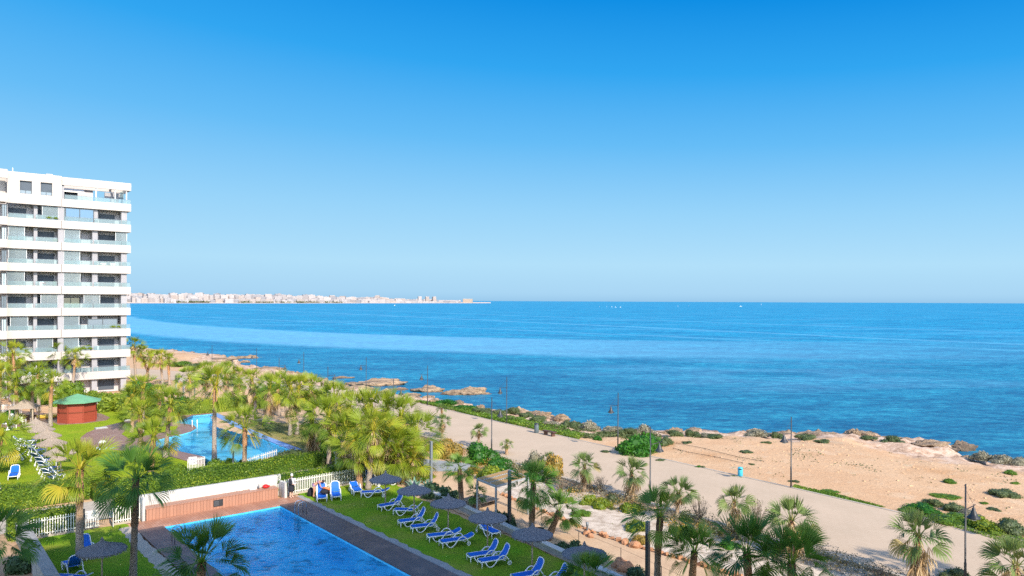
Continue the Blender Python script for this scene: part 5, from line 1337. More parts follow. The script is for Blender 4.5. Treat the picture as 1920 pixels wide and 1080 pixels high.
FL = [((24,894),(27,876),'mid','lounger alone on the far lawn beside the boundary wall'),((4,858),(16,846),'mid','lounger with empty frame beyond the boundary wall at the left edge'),
((68,826),(52,817),'mid','farthest lounger in the far lawn row'),((72,834),(49,826),'mid','second farthest lounger in the far lawn row'),((82,842),(66,836),'mid','third farthest lounger in the far lawn row'),
((91,853),(71,847),'mid','lounger in the middle of the far lawn row under the parasol post'),((95,861),(76,856),'mid','lounger just past the middle of the far lawn row'),((102,868),(84,862),'mid','lounger four from the near end of the far lawn row'),
((107,875),(88,869),'mid','lounger three from the near end of the far lawn row'),((113,882),(96,875),'mid','lounger second from the near end of the far lawn row'),((116,889),(100,882),'mid','nearest lounger in the far lawn row, beside the yellow palm')]
for f, h_, m_, lb in FL: lounger(f, h_, m_, lb, 'loungers in the row on the far lawn')
# long white rail beside the far loungers
r = thing('white_rail', 'long slanting white rail beside the far row of loungers', 'rail', (0,0,0))
b = MB(); p, q = P(46,822,.9), P(110,892,.9); b.tube([p, q], .045, 6); b.build('rail_tube', M['plastic'], r)
for t in (0, .25, .5, .75, 1): c = p.lerp(q, t); b = MB(); b.tube([(c.x, c.y, 0), c], .03, 6); b.build('post', M['plastic'], r)
# ------------------------------------------------------------------ lamps
def lamp_kit():
    r = thing('street_lamp', 'x', 'street lamp'); H = 5.35
    b = MB(); b.tube([(0,0,0),(0,0,1.6),(0,0,1.62),(0,0,H)], [.062,.062,.045,.04], 8); b.lathe([(.11,0),(.11,.05),(.07,.12)], 8); b.build('pole', M['dark'], r)
    b = MB(); b.tube([(0,0,4.12),(.95,0,4.17),(1.12,0,4.18)], [.026,.022,.02], 6); o = b.build('arm', M['dark'], r)
    b = MB(); b.tube([(0,0,5.1),(.93,0,4.2)], .008, 4); b.build('stay_wire', M['dark'], o)
    b = MB(); b.lathe([(.02,4.2),(.03,4.08),(.075,4.03),(.085,3.93),(.115,3.90),(.13,3.80),(.19,3.70),(.29,3.60),(.31,3.55),(.28,3.56),(.02,3.75)], 16, (.93,0,0)); s = b.build('lamp_shade', M['dark'], r)
    b = MB(); b.lathe([(.20,3.57),(.18,3.51),(.10,3.46),(.01,3.44)], 12, (.93,0,0)); b.build('bulb_glass', M['panel'], s)
    return r
LK = lamp_kit(); first = True
fl = ['street lamp on the sea side just outside the right edge','tall street lamp on the bluff side over the open sand, its head by the shrubs','street lamp rising out of the big rounded green bush','sea side street lamp, its head over dark water right of the rock islets','street lamp on the sea side in front of the small rock islets','street lamp standing before the flat shore rocks','sea side street lamp above the palm grove, sixth from the right','sea side street lamp just above the far palms, left of the sixth','street lamp on the headland beside the rock islet']
nl = ['nearest and tallest street lamp at the right, leaning over the promenade shrubs','street lamp between the two bearded palms, its head hanging over the bluff bush','street lamp rising behind the bright green bush left of the pergola palms','garden side street lamp at the right top of the palm grove','garden side street lamp half sunk in the palm grove left of the flat rocks','garden side street lamp above the bearded palms at the cove']
jobs = [(x, y, fl[i], True, i) for i, (x, y) in enumerate(lamps_far)]+[(x, y, nl[i], False, i) for i, (x, y) in enumerate(lamps_near[:6])]
def dirat(line, i):
    a = line[max(i-1, 0)]; c = line[min(i+1, len(line)-1)]; return Vector((c[0]-a[0], c[1]-a[1], 0)).normalized()
for x, y, lb, far_, i in jobs:
    d = dirat(lamps_far if far_ else lamps_near, i); n = Vector((-d.y, d.x, 0)) if far_ else Vector((d.y, -d.x, 0))
    rz = math.atan2(n.y, n.x)
    if first: LK.location = (x, y, 0); LK.rotation_euler = (0, 0, rz); LK['label'] = lb; LK['group'] = 'street lamps along the promenade'; first = False
    else: dup(LK, (x, y, 0), rz, lb, 'street lamps along the promenade')
def column_light(px, py, h, w_, label, m='steelgrey', capm='steelgrey'):
    r = thing('column_light', label, 'lamp', P(px, py), ANG_A, 'slim garden light columns')
    b = MB(); b.box((0,0,h*.42), (w_, w_, h*.84)); b.build('shaft', M[m], r)
    b = MB(); b.box((0,0,h*.92), (w_*.96, w_*.96, h*.16)); b.build('lamp_head', M[capm], r)
column_light(808, 912, 3.4, .17, 'grey column light beside the grove, in front of the olive-orange bush')
column_light(437, 889, 1.9, .10, 'slim pale column light between two clipped bushes')
column_light(955, 988, 3.5, .17, 'dark column light with pale head at the right front corner of the pergola', 'dark', 'steelgrey')
column_light(1214, 1120, 3.6, .17, 'slim dark column light left of the big centre palm', 'dark', 'steelgrey')
column_light(330, 733, 2.4, .2, 'dark column light left of the white pergola by the promenade', 'dark', 'dark')
# bins, benches
p = P(1006,812); r = thing('litter_bin', 'dark grey cylindrical litter bin on the promenade edge', 'litter bin', p)
b = MB(); b.lathe([(.22,0),(.24,.05),(.24,.85),(.22,.88)], 16); b.build('body', M['bin'], r); b = MB(); b.lathe([(.25,.88),(.25,.98),(.18,1.04),(.01,1.05)], 16); b.build('lid', M['dark'], r)
p = P(1388,893); r = thing('litter_bin', 'turquoise litter bin standing on the promenade edge before the sand', 'litter bin', p)
b = MB(); b.lathe([(.24,0),(.27,.06),(.27,.68),(.27,.72)], 20); b.build('body', M['binblue'], r); b = MB(); b.lathe([(.27,.72),(.28,.80),(.27,.92),(.20,1.0),(.01,1.02)], 20); b.build('hood', M['binblue'], r); b = MB(); b.box((-.07,-.245,.83), (.26,.09,.12)); b.build('slot', M['black'], r); r.scale = (.74,)*3
p = P(1030,817); r = thing('bench', 'low dark wooden bench without back on the promenade edge', 'bench', p, math.atan2(-.805,.593))
for k in range(3): b = MB(); b.box((0, (k-1)*.17, .46), (1.9, .15, .07)); b.build('slat', M['bench'], r)
for x in (-.6, .6): b = MB(); b.box((x, 0, .22), (.2, .4, .42)); b.build('leg', M['bench'], r)
# pergolas
def pergola(corners, h, label, roof=True, m='pergolasteel'):
    c = [Vector((p.x, p.y, 0)) for p in corners]; o0 = c[0]; r = thing('pergola', label, 'pergola', o0)
    c = [p-o0 for p in c]
    for p in c: b = MB(); b.box((p.x, p.y, h/2), (.10, .10, h), rz=ANG_A); b.build('post', M[m], r)
    for i in range(4):
        p, q = c[i], c[(i+1) % 4]; b = MB(); b.bar(Vector((p.x, p.y, h+.05)), Vector((q.x, q.y, h+.05)), .09, .12); b.build('beam', M[m], r)
    for k in range(3):
        t0, t1 = k/3+.02, (k+1)/3-.02
        def at(u, v): return c[0].lerp(c[1], u).lerp(c[3].lerp(c[2], u), v)+Vector((0,0,h+.13))
        b = MB(); qs = [at(t0, .02), at(t1, .02), at(t1, .98), at(t0, .98)]; b.add(qs+[q-Vector((0,0,.03)) for q in qs], [(0,1,2,3),(7,6,5,4),(0,4,5,1),(1,5,6,2),(2,6,7,3),(3,7,4,0)])
        if roof: b.build('cane_mat', M['pergola'], r)
        if k:
            n = 16; b = MB()
            for j in range(n): u = at(k/3, (j+.5)/n); b.box(u+Vector((0,0,.03)), (.12, .07, .05), rz=ANG_A)
            b.build('roof_batten', M[m], r)
pergola([P(930,912.5,2.4), P(895,898.7,2.4), P(954,882,2.4), P(990,896,2.4)], 2.35, 'small grey steel pergola with three cane mats in its roof')
pergola([P(343,755), P(365,752), P(345,738), P(330,741)], 2.2, 'white pergola frame beside the promenade behind the far pool', roof=False)
r = thing('slatted_seat', 'wide slatted wooden seat under the small pergola', 'bench', P(880,950), ANG_A+.1)
for k in range(8): b = MB(); b.box((.9, k*.24-.9, .35), (2.0, .15, .06)); b.build('slat', M['woodpole'], r)
for x in (.1, 1.7): b = MB(); b.box((x, 0, .16), (.1, 1.9, .3)); b.build('leg', M['woodpole'], r)
# post and wire fence by the sandy path
r = thing('wire_fence', 'thin wire fence with slim posts along the sandy path', 'fence', (0,0,0))
fp = [P(1015,975), P(1085,1032), P(1164,1066), P(1240,1103), P(1320,1142)]
for p in fp: b = MB(); b.tube([p, p+Vector((0,0,1.1))], .018, 5); b.build('post', M['rope'], r)
for h in (.5, 1.05): b = MB(); [b.tube([p+Vector((0,0,h)), q+Vector((0,0,h))], .006, 4) for p, q in zip(fp[:-1], fp[1:])]; b.build('wire', M['rope'], r)
# rope line across the sand (low wire on pegs)
for k, (pts, lb) in enumerate([([(1268,832),(1322,843),(1380,858),(1432,867)], 'upper low rope line lying across the sandy bluff'), ([(1262,842),(1290,849),(1340,858),(1392,870)], 'lower low rope line across the sandy bluff')]):
    q = [P(*p) for p in pts]; q = [Vector((p.x, p.y, gz(p.x, p.y)+.10)) for p in q]; r = thing('rope_line', lb, 'rope', (0,0,0))
    b = MB(); b.tube(q, .02, 5); b.build('rope', M['rope'], r)
    for p in q: b = MB(); b.tube([p-Vector((0,0,.3)), p+Vector((0,0,.05))], .02, 5); b.build('peg', M['rope'], r)
# boulders and rock edging
def rock_mesh(seed, n=3, mt='stoneorange', rough=.32):
    bm = bmesh.new(); bmesh.ops.create_icosphere(bm, subdivisions=n, radius=1)
    for v in bm.verts:
        d = mnoise.noise(v.co*1.1+Vector((seed*3.1, 0, 0)))*rough*1.5+mnoise.noise(v.co*3.3+Vector((0, seed*5, 0)))*rough*.5+abs(mnoise.noise(v.co*7))*rough*.3
        if n > 3:
            d += .30*(.5-abs(mnoise.noise(v.co*2.3+Vector((seed, 7, 0)))))-.08+mnoise.noise(v.co*11)*.06
            v.co *= 1+d; v.co.z = round(v.co.z*5)/5*.75+v.co.z*.25
        else: v.co *= 1+d; v.co.z = round(v.co.z*4)/4*.4+v.co.z*.6
    me = bpy.data.meshes.new('rock'); bm.to_mesh(me); bm.free(); me.materials.append(M[mt]); return me
rk = [rock_mesh(i) for i in range(3)]; rks = [rock_mesh(i+7, 5, 'rock', .45) for i in range(6)]
def rock(p, s, label, cat='rock', me=None, group=None, name='boulder', rz=None):
    o = link(name, me or rk[rnd.randrange(3)], None, p); o.scale = s; o.rotation_euler = (0, 0, rnd.uniform(0, 6) if rz is None else rz); return tag(o, label, cat, group)
for px, py, s, lb in [(1160,1058,.45,'orange boulder beside the last grey parasol, left one'),(1174,1066,.5,'orange boulder beside the last grey parasol, right one'),(1100,998,.25,'orange stone left of the little post light'),(1107,1004,.2,'orange stone at the foot of the little post light'),(1190,1022,.35,'orange boulder by the yellow shrub at the path edging'),(1172,1016,.25,'smaller stone left of the boulder by the yellow shrub')]:
    rock(P(px, py, .1), (s, s*.8, s*.7), lb, group='boulders by the sandy path')
b = MB(); rg = random.Random(5); edge = [P(*p) for p in [(940,928),(1020,960),(1075,984),(1130,1004),(1200,1026),(1290,1052),(1400,1085)]]
for p, q in zip(edge[:-1], edge[1:]):
    n = int((q-p).length/.32)
    for i in range(n):
        c = p.lerp(q, (i+rg.random()*.5)/n)+Vector((rg.uniform(-.08,.08), rg.uniform(-.08,.08), .06)); s = rg.uniform(.07, .16)
        b.box(c, (s*2, s*1.5, s*1.3), M=Matrix.Rotation(rg.uniform(0,6), 3, Vector((rg.uniform(-.3,.3), rg.uniform(-.3,.3), 1)).normalized()))
tag(b.build('rock_edging', M['stoneorange']), 'loose orange stones edging the sandy path', 'stones', None, 'stuff')
for px, py, lb in ((1101,1002,'little grey post light on the white gravel edge'),(1065,1010,'little post light near the leaning palm')) [:1]:
    r = thing('post_light', lb, 'lamp', P(px, py)); b = MB(); b.lathe([(.06,0),(.06,.5),(.085,.52),(.085,.72),(.01,.75)], 10); b.build('post', M['steelgrey'], r)
p = P(1011,1004); r = thing('plant_pot', 'squat dark pot between the thick palm and the leaning palm', 'pot', p); b = MB(); b.lathe([(.24,0),(.30,.3),(.31,.42),(.24,.42),(.22,.2)], 14); b.build('pot_body', M['rockdark'], r)
# sea rocks
def searock(px0, px1, py, h, label, i, dep=.5, mt=None):
    a, c = P(px0, py, SEA+.1), P(px1, py, SEA+.1); w_ = (c-a).length/2
    me = rks[i % 6]
    if mt: me = me.copy(); me.materials[0] = M[mt]
    o = rock(Vector(((a.x+c.x)/2, (a.y+c.y)/2, SEA-.15)), (w_*.98, w_*dep*1.1, h*.55), label, 'rock', me, 'rocks standing in the sea', 'sea_rock', rz=rnd.uniform(-.15, .15))
for a in [(443,481,671,1.9,'long flat rock islet at the far left off the headland',0,.4),(448,468,679,1.1,'small pale rock below the far left islet',1,.5),(478,502,669,.3,'dark reef barely above water right of the far left islet',2,.4,'rockdark'),
 (628,660,708,1.0,'thin pale rock just above the palm grove',2,.4),(655,745,720,1.9,'broad layered shore rock behind the lamp, reaching into the sea',3,.55),(690,755,717,1.6,'right end of the broad layered shore rock',4,.5),(640,700,729,1.2,'lower pale shelf under the broad shore rock',5,.5),(722,762,730,1.0,'low shelf right of the lamp above the grove',0,.5),(750,787,741,.9,'low flat rock by the grass verge tip',1,.5),
 (773,824,733,1.9,'brown islet with a pale right end, left of the sea side lamp',3,.45),(824,880,739,1.4,'left long low part of the big islet',5,.35),(858,918,738,2.2,'highest hump of the big islet',4,.4),(806,816,745,.4,'little stones between islet and shore',2,.5)]:
    searock(*a)
searock(1774, 1820, 842, 1.7, 'dark undercut rock at the cliff edge by the open sea', 3, .5, 'rockdark')
# orange cliff rocks on the shoreline
for k, (px, py, w_, h, lb) in enumerate([(1604,810,11,1.6,'block-shaped orange rock on the bluff edge'),(1265,810,28,1.6,'reddish rock heap at the bluff edge behind the dome shrub'),(1245,812,22,1.0,'reddish stones left of the rock heap'),(1294,812,22,.9,'reddish rocks right of the rock heap'),(1020,777,34,1.3,'orange rock ledge where the slope meets the sea'),(1052,783,26,1.4,'orange rock right of the ledge by the sea'),(1000,772,26,.9,'pale ledge left of the orange rock ledge'),(902,764,12,1.4,'single pale boulder on the upper shore'),(1660,820,40,.9,'pale rock shelf on the bluff edge left of the dark rock'),(1740,832,50,1.3,'wide cream rock shelf joining the dark sea rock'),(1540,812,60,.7,'pale rocks along the bluff edge right of the lamp'),(970,769,24,.8,'flat pale rock at the top of the scrub slope'),(1100,794,30,.8,'low rock ledge at the bluff edge behind the small green bush'),(370,666,70,1.0,'pink rock slab on the far headland'),(420,672,50,.9,'second rock slab on the far headland, nearer the islet'),(500,690,50,1.0,'pinkish rocks at the cove behind the palms'),(1578,818,8,.9,'small upright stone on the bluff')]):
    p = P(px, py, -.6); sc_ = (p-Vector((0,0,CH))).length/F; w2 = w_*sc_/2
    o = rock(Vector((p.x, p.y, -.75)), (w2, w2*.6, h*.30), lb, 'rock', rks[k % 6], 'rocks on the shoreline', 'shore_rock', rz=rnd.uniform(-.2, .2))
# countless loose rocks along the waterline and stones on the sand
def scatter(name, label, pts, size, m, seed, flat=.6, zoff=0):
    rg = random.Random(seed); bm = bmesh.new(); bmesh.ops.create_icosphere(bm, subdivisions=1, radius=1); base = [v.co.copy() for v in bm.verts]; fc = [tuple(v.index for v in f.verts) for f in bm.faces]; bm.free()
    b = MB()
    for x, y in pts:
        s = size[0]+(size[1]-size[0])*rg.random()**2.2; Mx = Matrix.Rotation(rg.uniform(0, 6), 3, 'Z') @ Matrix.Diagonal((s*rg.uniform(.8,1.5), s*rg.uniform(.6,1), s*flat*rg.uniform(.6,1.2)))
        b.add([Vector((x, y, gz(x, y)+zoff))+Mx@(v*rg.uniform(.75,1.2)) for v in base], fc)
    return tag(b.build(name, m), label, 'stones', None, 'stuff')
rg = random.Random(21); pts = []
cl = [Vector((x, y, 0)) for x, y in coast[2:-3]]
for p, q in zip(cl[:-1], cl[1:]):
    l = (q-p).length; d = (q-p)/max(l, .01); n = Vector((d.y, -d.x, 0))
    for _ in range(int(l*4.5)):
        o = rg.gauss(.6, 1.6); c = p+d*rg.uniform(0, l)+n*o; pts.append((c.x, c.y))
scatter('shore_stones', 'jagged loose rocks scattered along the waterline', pts, (.18, 1.0), M['rock'], 4)
pts = []
pl = [(p.x, p.y) for p in [P(1250,850), P(1500,812), P(1780,840), P(1920,880), P(1960,1010), P(1700,955), P(1480,908)]]
cx = np.random.default_rng(2).uniform(5, 60, 6000); cy = np.random.default_rng(3).uniform(38, 95, 6000)
k = inside(cx, cy, pl)&(vnoise(cx, cy, .12, 6) > .02); pts = list(zip(cx[k][:420], cy[k][:420]))
scatter('sand_stones', 'small pale stones strewn over the sandy bluff', pts, (.04, .18), M['terrain'], 5, .5)
# small manhole slabs on the far lawn, dog house, chairs, kayaks
for px, py, s, lb in [(190,804,1.2,'pale rectangular slab on the lawn in front of the kiosk'),(242,789,1.1,'pale slab near the palm shadow right of the kiosk'),(203,764,.7,'small white box by the fence right of the kiosk')]:
    p = P(px, py); r = thing('hatch_cover', lb, 'hatch', p, ANG_A); b = MB(); b.box((0,0,.06 if s > 1 else .3), (s, s*.7, .12 if s > 1 else .6)); b.build('frame', M['concrete'] if s > 1 else M['bluecover'], r); b = MB(); b.box((0,0,.135 if s > 1 else .62), (s*.88, s*.58, .03)); b.build('lid', M['wallwhite'], r)
p = P(645,874); r = thing('shed', 'tiny white shed with a grey sloping roof between the bearded palms', 'shed', p, R_(20))
b = MB(); b.prism([(-.7,-.5),(.7,-.5),(.7,.5),(-.7,.5)], 0, .95); b.build('wall', M['wallwhite'], r); b = MB(); b.add([(-.85,-.65,1.15),(.85,-.65,.9),(.85,.65,.9),(-.85,.65,1.15),(-.85,-.65,1.2),(.85,-.65,.95),(.85,.65,.95),(-.85,.65,1.2)], [(3,2,1,0),(4,5,6,7),(0,1,5,4),(1,2,6,5),(2,3,7,6),(3,0,4,7)]); b.build('roof', M['steelgrey'], r); b = MB(); b.box((-.1,-.515,.45), (.5,.04,.8)); b.build('door', M['dark'], r)
def garden_chair(px, py, rz, label, stack=1):
    r = thing('garden_chair', label, 'chair', P(px, py), rz, 'white garden furniture by the hut')
    b = MB()
    for k in range(1): b.box((0,0,.43), (.5,.48,.04))
    b.build('seat', M['plastic'], r)
    b = MB(); [b.box((x, .24, .68), (.07,.03,.5)) for x in (-.2,-.1,0,.1,.2)]; b.box((0,.24,.92),(.52,.04,.08)); b.build('backrest', M['plastic'], r)
    for x in (-.24,.24):
        b = MB(); b.box((x, 0, .64), (.05,.5,.03)); b.build('armrest', M['plastic'], r)
        for y in (-.22,.22): b = MB(); b.box((x, y, .32), (.05,.05,.64)); b.build('leg', M['plastic'], r)
garden_chair(20,792,.4,'white garden chair beside the hut palm, upper left of the group'); garden_chair(27,788,1.9,'white garden chair turned sideways behind the others'); garden_chair(24,803,2.6,'white garden chair nearest the camera in the terrace group'); garden_chair(42,797,3.0,'white garden chair right beside the hut post')
p = P(14,806); r = thing('garden_table', 'round white plastic table on the terrace left of the chairs', 'table', p); b = MB(); b.lathe([(.01,.72),(.5,.72),(.5,.68),(.01,.68)], 18); b.build('tabletop', M['plastic'], r); b = MB(); b.lathe([(.3,0),(.05,.1),(.05,.68)], 10); b.build('leg', M['plastic'], r)
b = MB(); b.lathe([(.01,0),(.14,.05),(.18,.5),(.05,.9),(.01,.95)], 8); tag(b.build('folded_parasol', M['orange'], None, P(29,798,.0)), 'folded orange parasol leaning at the hut palm', 'parasol')
for px, py, rz, lb, c in [(88,785,.3,'yellow kayak lying behind the parasols left of the kiosk','k1'),(104,782,.1,'orange kayak lying against the kiosk side','k2')]:
    b = MB(); n = 12; b.tube([(-1.4+2.8*i/n, 0, .22+.12*abs(i/n*2-1)**2) for i in range(n+1)], [max(.03, .27*math.sin(math.pi*(i+.3)/(n+.6))**.7) for i in range(n+1)], 10)
    mm = mat('kayak_'+c, (.62,.42,.06) if c == 'k1' else (.62,.36,.16), rough=.4); o = b.build('kayak', mm, None, P(px, py)); o.rotation_euler = (0,0,rz); tag(o, lb, 'kayak')
b = MB(); b.box((0,0,.05), (1.4,.6,.1)); b.box((-.5,0,.14), (.4,.5,.1)); o = b.build('cushion', M['bluecover'], None, P(198,842,.05)); o.rotation_euler = (0,0,.2); tag(o, 'pale blue air mattress lying at the edge of the far deck', 'air mattress')
b = MB(); [b.tube([(x, 0, 0), (x+.25, 0, .25)], .14, 6) for x in (0, .3)]; o = b.build('towel_heap', M['towel'], None, P(186,832,.05)); tag(o, 'white towels in a heap on the far deck', 'towel')
# things on the pool bench
p = L(-.15,-2.2,.80); b = MB(); b.lathe([(.02,0),(.17,.02),(.22,.10),(.19,.18),(.08,.24),(.01,.25)], 12); b.box((.15,.02,.12),(.25,.16,.10)); tag(b.build('bag', M['red'], None, p), 'red bag on the right end of the pool bench', 'bag')
p = L(-.6,-2.3,.80); b = MB(); b.lathe([(.01,0),(.05,0),(.05,.2),(.02,.25),(.02,.3)], 8); tag(b.build('bottle', M['steelgrey'], None, p), 'grey bottle left of the red bag on the pool bench', 'bottle')
p = L(-1.0,-2.35,.80); b = MB(); b.box((0,0,.03),(.45,.25,.06), rz=ANG_A); b.box((.02,0,.08),(.38,.2,.04), rz=ANG_A); tag(b.build('folded_towel', M['towel'], None, p), 'folded white towel left of the bottle on the pool bench', 'towel')
p = L(-4.0,-2.25,.81); b = MB(); b.tube([(-1.5,-.55,.02), (1.7,1.35,.02)], .018, 6); b.tube([(1.7,1.35,.02),(1.95,1.5,.02)], .05, 6); o = b.build('cleaning_pole', M['fencewhite'], None, p); o.rotation_euler = (0,0,ANG_A-.5367); tag(o, 'long white pool cleaning pole lying on the pool bench', 'pole')
# ------------------------------------------------------------------ people
def skin_body(name, joints, edges, m, parent=None, sub=2, root=0):
    names = list(joints); idx = {n: i for i, n in enumerate(names)}
    me = bpy.data.meshes.new(name); me.from_pydata([joints[n][0] for n in names], [(idx[a], idx[b]) for a, b in edges], [])
    o = link(name, me, parent); me.materials.append(m)
    me.skin_vertices.new() if False else None
    md = o.modifiers.new('Skin', 'SKIN'); md.use_smooth_shade = True; md.branch_smoothing = .6
    if not me.skin_vertices: bpy.context.view_layer.update()
    for n, i in idx.items():
        r = joints[n][1]; r = r if hasattr(r, '__len__') else (r, r)
        me.skin_vertices[0].data[i].radius = r; me.skin_vertices[0].data[i].use_root = (i == root)
    s = o.modifiers.new('Sub', 'SUBSURF'); s.levels = sub; s.render_levels = sub
    return o
def fingers(J, E, hand, wrist, d, side, s=1):
    d = Vector(d).normalized(); side = Vector(side).normalized(); dn = d.cross(side).normalized()
    w_ = Vector(J[hand][0])
    for k, ln in enumerate((.065, .078, .072, .058)):
        a = w_+d*.035+side*(k-1.5)*.021; b1 = a+d*ln*.55; c = b1+(d*.8+dn*s*.5)*ln*.5
        for nm, q, r in ((f'{hand}f{k}a', a, .010), (f'{hand}f{k}b', b1, .009), (f'{hand}f{k}c', c, .0075)): J[nm] = (tuple(q), r)
        E += [(hand, f'{hand}f{k}a'), (f'{hand}f{k}a', f'{hand}f{k}b'), (f'{hand}f{k}b', f'{hand}f{k}c')]
    a = w_-side*.032+d*.005; b1 = a-side*.02+d*.03
    J[hand+'ta'] = (tuple(a), .011); J[hand+'tb'] = (tuple(b1), .009); E += [(hand, hand+'ta'), (hand+'ta', hand+'tb')]
# standing person, facing +x, 1.66 m
p = P(546,935); r = thing('person', 'person standing at the deck corner in a dark knee-length robe holding a white towel', 'person', (p.x, p.y, .06), R_(-25))
J = {'pel': ((0,0,.90), (.13,.15)), 'bel': ((0,0,1.05), (.12,.14)), 'che': ((.01,0,1.25), (.12,.16)), 'shc': ((.01,0,1.37), (.075,.12)), 'nec': ((.03,0,1.44), .052), 'he1': ((.05,0,1.50), (.070,.066)), 'he2': ((.06,0,1.58), (.095,.078)), 'he3': ((.055,0,1.65), (.065,.06)), 'nos': ((.155,0,1.565), .012)}
E = [('pel','bel'),('bel','che'),('che','shc'),('shc','nec'),('nec','he1'),('he1','he2'),('he2','he3'),('he2','nos')]
for sg, n in ((1,'l'),(-1,'r')):
    J.update({n+'hip': ((0,.09*sg,.84), .095), n+'kne': ((.02,.10*sg,.47), .06), n+'ank': ((-.02,.10*sg,.09), .040), n+'heel': ((-.03,.10*sg,.035), .035), n+'toe': ((.14,.11*sg,.03), (.03,.04)),
              n+'sho': ((.01,.18*sg,1.36), .055), n+'elb': ((.04,.235*sg,1.10), .042), n+'wri': ((.24,.17*sg,1.02), .028), n+'han': ((.31,.13*sg,1.03), (.03,.036))})
    E += [('pel',n+'hip'),(n+'hip',n+'kne'),(n+'kne',n+'ank'),(n+'ank',n+'heel'),(n+'ank',n+'toe'),('shc',n+'sho'),(n+'sho',n+'elb'),(n+'elb',n+'wri'),(n+'wri',n+'han')]
    fingers(J, E, n+'han', None, (1,-.4*sg,.05), (0,.3,1), sg)
skin_body('body', J, E, M['palelegs'], r)
# robe: shell following the torso, open skirt to the knee, sleeves
b = MB(); prof = [(.055,.075,1.45),(.10,.15,1.42),(.145,.215,1.36),(.150,.205,1.22),(.150,.18,1.06),(.170,.20,.92),(.185,.215,.75),(.20,.225,.60),(.205,.23,.48),(.19,.215,.48)]
n = 20; vs = []
for k, (rx, ry, z) in enumerate(prof):
    for j in range(n):
        th = 2*math.pi*j/n; f = 1+(.04*math.sin(5*th+k) if z < 1 else 0); vs.append((.01+rx*math.cos(th)*f, ry*math.sin(th)*f, z))
b.add(vs, [(i*n+j, i*n+(j+1) % n, (i+1)*n+(j+1) % n, (i+1)*n+j) for i in range(len(prof)-1) for j in range(n)], 0, True)
for sg in (1,-1): b.tube([(.01,.17*sg,1.37),(.03,.225*sg,1.22),(.045,.24*sg,1.10),(.15,.205*sg,1.05),(.22,.175*sg,1.03)], [.075,.070,.068,.062,.062], 10)
b.build('robe', M['robe'], r)
b = MB(); b.box((.20,0,1.20), (.05,.16,.42), M=Matrix.Rotation(.25,3,'Y')); b.tube([(.11,-.07,1.44),(.17,-.06,1.25),(.22,-.05,1.05)], [.035,.045,.03], 8); b.tube([(.30,-.14,1.06),(.33,0,1.04),(.30,.14,1.06)], [.04,.06,.04], 8); b.tube([(.31,0,1.04),(.30,0,.86)], [.05,.04], 8)
tag(b.build('towel', M['towel'], None, None), 'white towel held by the person in the dark robe', 'towel'); tw = bpy.data.objects[-1] if False else [o for o in COL.objects if o.name.startswith('towel') and o.type == 'MESH' and o.get('category') == 'towel' and 'held' in o['label']][0]
tw.location = r.location; tw.rotation_euler = r.rotation_euler
b = MB(); b.lathe([(.01,.13),(.06,.115),(.095,.06),(.102,0),(.09,-.05),(.06,-.06)], 16); o = b.build('hair', M['hair_w'], r, (.045,0,1.60)); o.scale = (1,.88,1)
# bending woman: hips back (-x), head forward (+x) and low, hands on the lounger
p = P(590,933); r = thing('person', 'woman in a bikini bending forward over the blue lounger, hands on her bag', 'person', (p.x, p.y, .02), R_(5))
J = {'pel': ((-.04,0,.90), (.13,.155)), 'bel': ((.10,0,1.00), (.10,.125)), 'che': ((.29,0,1.09), (.105,.145)), 'shc': ((.38,0,1.11), (.08,.115)), 'nec': ((.46,0,1.12), .045), 'he1': ((.52,0,1.12), (.062,.062)), 'he2': ((.60,0,1.09), (.085,.075)), 'he3': ((.66,0,1.05), (.06,.055)), 'nos': ((.585,0,.995), .012)}
E = [('pel','bel'),('bel','che'),('che','shc'),('shc','nec'),('nec','he1'),('he1','he2'),('he2','he3'),('he2','nos')]
for sg, n in ((1,'l'),(-1,'r')):
    J.update({n+'hip': ((-.05,.10*sg,.83), .10), n+'kne': ((-.02,.11*sg,.46), .062), n+'ank': ((-.08,.11*sg,.08), .038), n+'heel': ((-.10,.11*sg,.035), .034), n+'toe': ((.08,.12*sg,.025), (.026,.038)),
              n+'sho': ((.36,.165*sg,1.08), .05), n+'elb': ((.44,.20*sg,.82), .036), n+'wri': ((.60,.12*sg,.62), .025), n+'han': ((.66,.10*sg,.57), (.026,.034))})
    E += [('pel',n+'hip'),(n+'hip',n+'kne'),(n+'kne',n+'ank'),(n+'ank',n+'heel'),(n+'ank',n+'toe'),('shc',n+'sho'),(n+'sho',n+'elb'),(n+'elb',n+'wri'),(n+'wri',n+'han')]
    fingers(J, E, n+'han', None, (.6,0,-.6), (0,1,0), 1)
skin_body('body', J, E, M['skin'], r)
b = MB(); b.lathe([(.162,-.07),(.172,0),(.165,.06)], 18); o = b.build('bikini_bottom', M['swim'], r, (-.035,0,.885)); o.rotation_euler = (0,.6,0); o.scale = (.9,1.05,1)
b = MB(); b.lathe([(.142,-.03),(.146,0),(.142,.03)], 18); o = b.build('bikini_top', M['swim'], r, (.27,0,1.085)); o.rotation_euler = (0,1.25,0); o.scale = (.85,1.08,1)
b = MB(); b.lathe([(.01,.12),(.06,.105),(.09,.05),(.095,0),(.07,-.06)], 14); o = b.build('hair', M['hair_d'], r, (.60,0,1.115)); o.rotation_euler = (0,.5,0)
p = P(608,925,.45); b = MB(); b.lathe([(.02,0),(.26,.03),(.30,.14),(.22,.24),(.05,.27)], 14); o = b.build('bag', M['black'], None, p); tag(o, 'black bag lying on the lounger in front of the bending woman', 'bag')
p = P(612,918,.62); b = MB(); b.tube([(-.25,.05,.12),(0,0,.10),(.28,-.05,.02)], [.07,.09,.06], 8); tag(b.build('cloth', M['orange'], None, p), 'orange cloth across the black bag', 'cloth')
